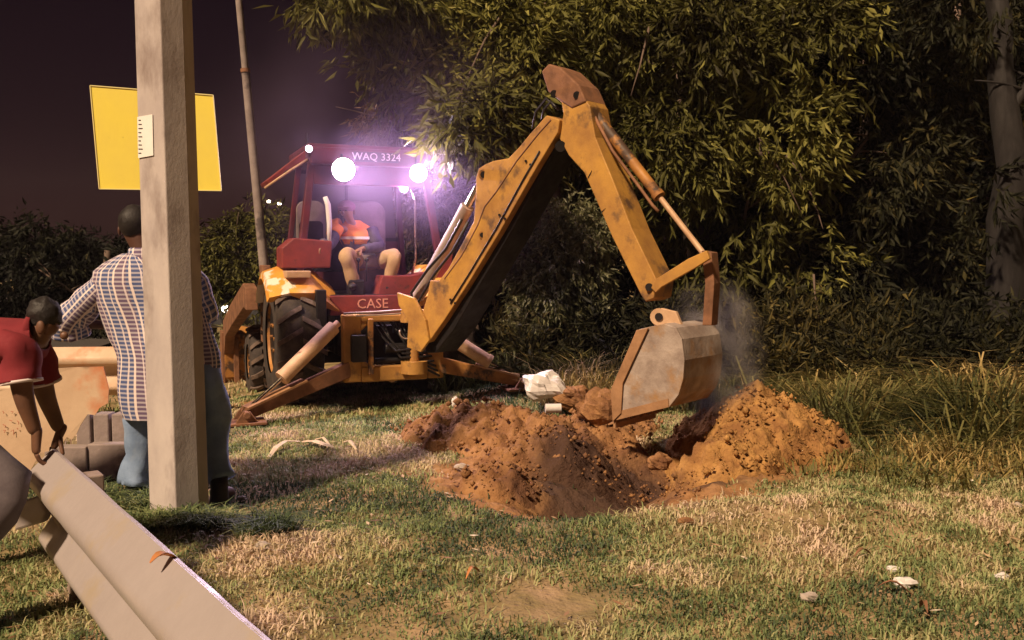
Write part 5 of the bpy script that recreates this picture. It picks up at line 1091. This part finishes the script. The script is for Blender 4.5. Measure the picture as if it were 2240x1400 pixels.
def cloud(name, c, rad, dens, col, label, nscale=2.5, power=2.0, aniso=.0, emitc=None):
    o, m, pv = volume(name, dens, col, 'stuff', [c[i] - rad[i] for i in range(3)], [c[i] + rad[i] for i in range(3)], aniso=aniso)
    n = m.node_tree.nodes; L = m.node_tree.links; tc = n.new('ShaderNodeTexCoord')
    mp = n.new('ShaderNodeVectorMath'); mp.operation = 'SUBTRACT'; L.new(tc.outputs['Object'], mp.inputs[0]); mp.inputs[1].default_value = c
    dv = n.new('ShaderNodeVectorMath'); dv.operation = 'DIVIDE'; L.new(mp.outputs[0], dv.inputs[0]); dv.inputs[1].default_value = rad
    ln = n.new('ShaderNodeVectorMath'); ln.operation = 'LENGTH'; L.new(dv.outputs[0], ln.inputs[0])
    a = n.new('ShaderNodeMapRange'); L.new(ln.outputs['Value'], a.inputs[0]); a.inputs[1].default_value = 1; a.inputs[2].default_value = 0
    pw = n.new('ShaderNodeMath'); pw.operation = 'POWER'; L.new(a.outputs[0], pw.inputs[0]); pw.inputs[1].default_value = power
    nz = n.new('ShaderNodeTexNoise'); nz.inputs['Scale'].default_value = nscale; nz.inputs['Detail'].default_value = 4; L.new(tc.outputs['Object'], nz.inputs['Vector'])
    nr = n.new('ShaderNodeMapRange'); L.new(nz.outputs[0], nr.inputs[0]); nr.inputs[1].default_value = .38; nr.inputs[2].default_value = .68; nr.inputs[4].default_value = dens
    mu = n.new('ShaderNodeMath'); mu.operation = 'MULTIPLY'; L.new(pw.outputs[0], mu.inputs[0]); L.new(nr.outputs[0], mu.inputs[1]); L.new(mu.outputs[0], pv.inputs['Density'])
    o['label'] = label; o['category'] = 'dust'; return o
lc = W(-.05, -.25, ZR - .2)
cloud('glow_and_dust_cloud', tuple(lc), (2.1, 1.2, 1.9), .38, (.85, .62, .98), 'thin purple haze added round the lit cab lamps as their glow', nscale=.8, power=1.7)  # added volume that mimics lens glow round the lamps
dc = P(1555, 775, 7.15)
cloud('glow_and_dust_cloud', tuple(dc), (.46, .42, .66), 7.0, (.8, .72, .68), 'pale dust puff drifting beside the bucket', nscale=5, power=1.2)

def scatter(name, n, xr, yr, mask, m, sz, seed, tone, flat=True):
    g = np.random.default_rng(seed); x = g.uniform(*xr, n); y = g.uniform(*yr, n); k = mask(x, y, g); x, y = x[k], y[k]; n = len(x)
    z = hground(x, y) + g.uniform(.01, .035, n); a = g.uniform(0, 6.28, n); l = g.uniform(*sz, n); dx, dy = np.cos(a) * l, np.sin(a) * l; wz = g.uniform(-.4, .8, n) * l
    V = np.empty((n, 4, 3)); V[:, 0] = np.stack([x - dx, y - dy, z], -1); V[:, 2] = np.stack([x + dx, y + dy, z + wz * .5], -1)
    V[:, 1] = np.stack([x + dy * .28, y - dx * .28, z + wz * .35], -1); V[:, 3] = np.stack([x - dy * .28, y + dx * .28, z + wz * .2], -1)
    b = (np.arange(n) * 4)[:, None]; Ft = np.concatenate([b + np.array([0, 1, 2]), b + np.array([0, 2, 3])])
    return npmesh(name, V.reshape(-1, 3), Ft, m, attrs={'tone': np.repeat(np.clip(g.normal(tone, .25, n), 0, 1), 4)}, kind='stuff')
attr_mat('litter', [(0, (.08, .04, .025)), (.4, (.24, .12, .06)), (.75, (.50, .36, .22)), (1, (.80, .70, .58))], .8)
scatter('leaf_litter', 4200, (-2.2, 5), (2.7, 8), lambda x, y, g: (g.random(len(x)) < .15 + .85 * sstep(0, .5, fbm(x * 1.3, y * 1.3, 3, 90)) + .5 * g2(x, y, 2.2, 4.8, 1.3, .6)) & (pileh(x, y) < 0) & (soilmask(x, y) < .5), 'litter', (.01, .035), 91, .5)
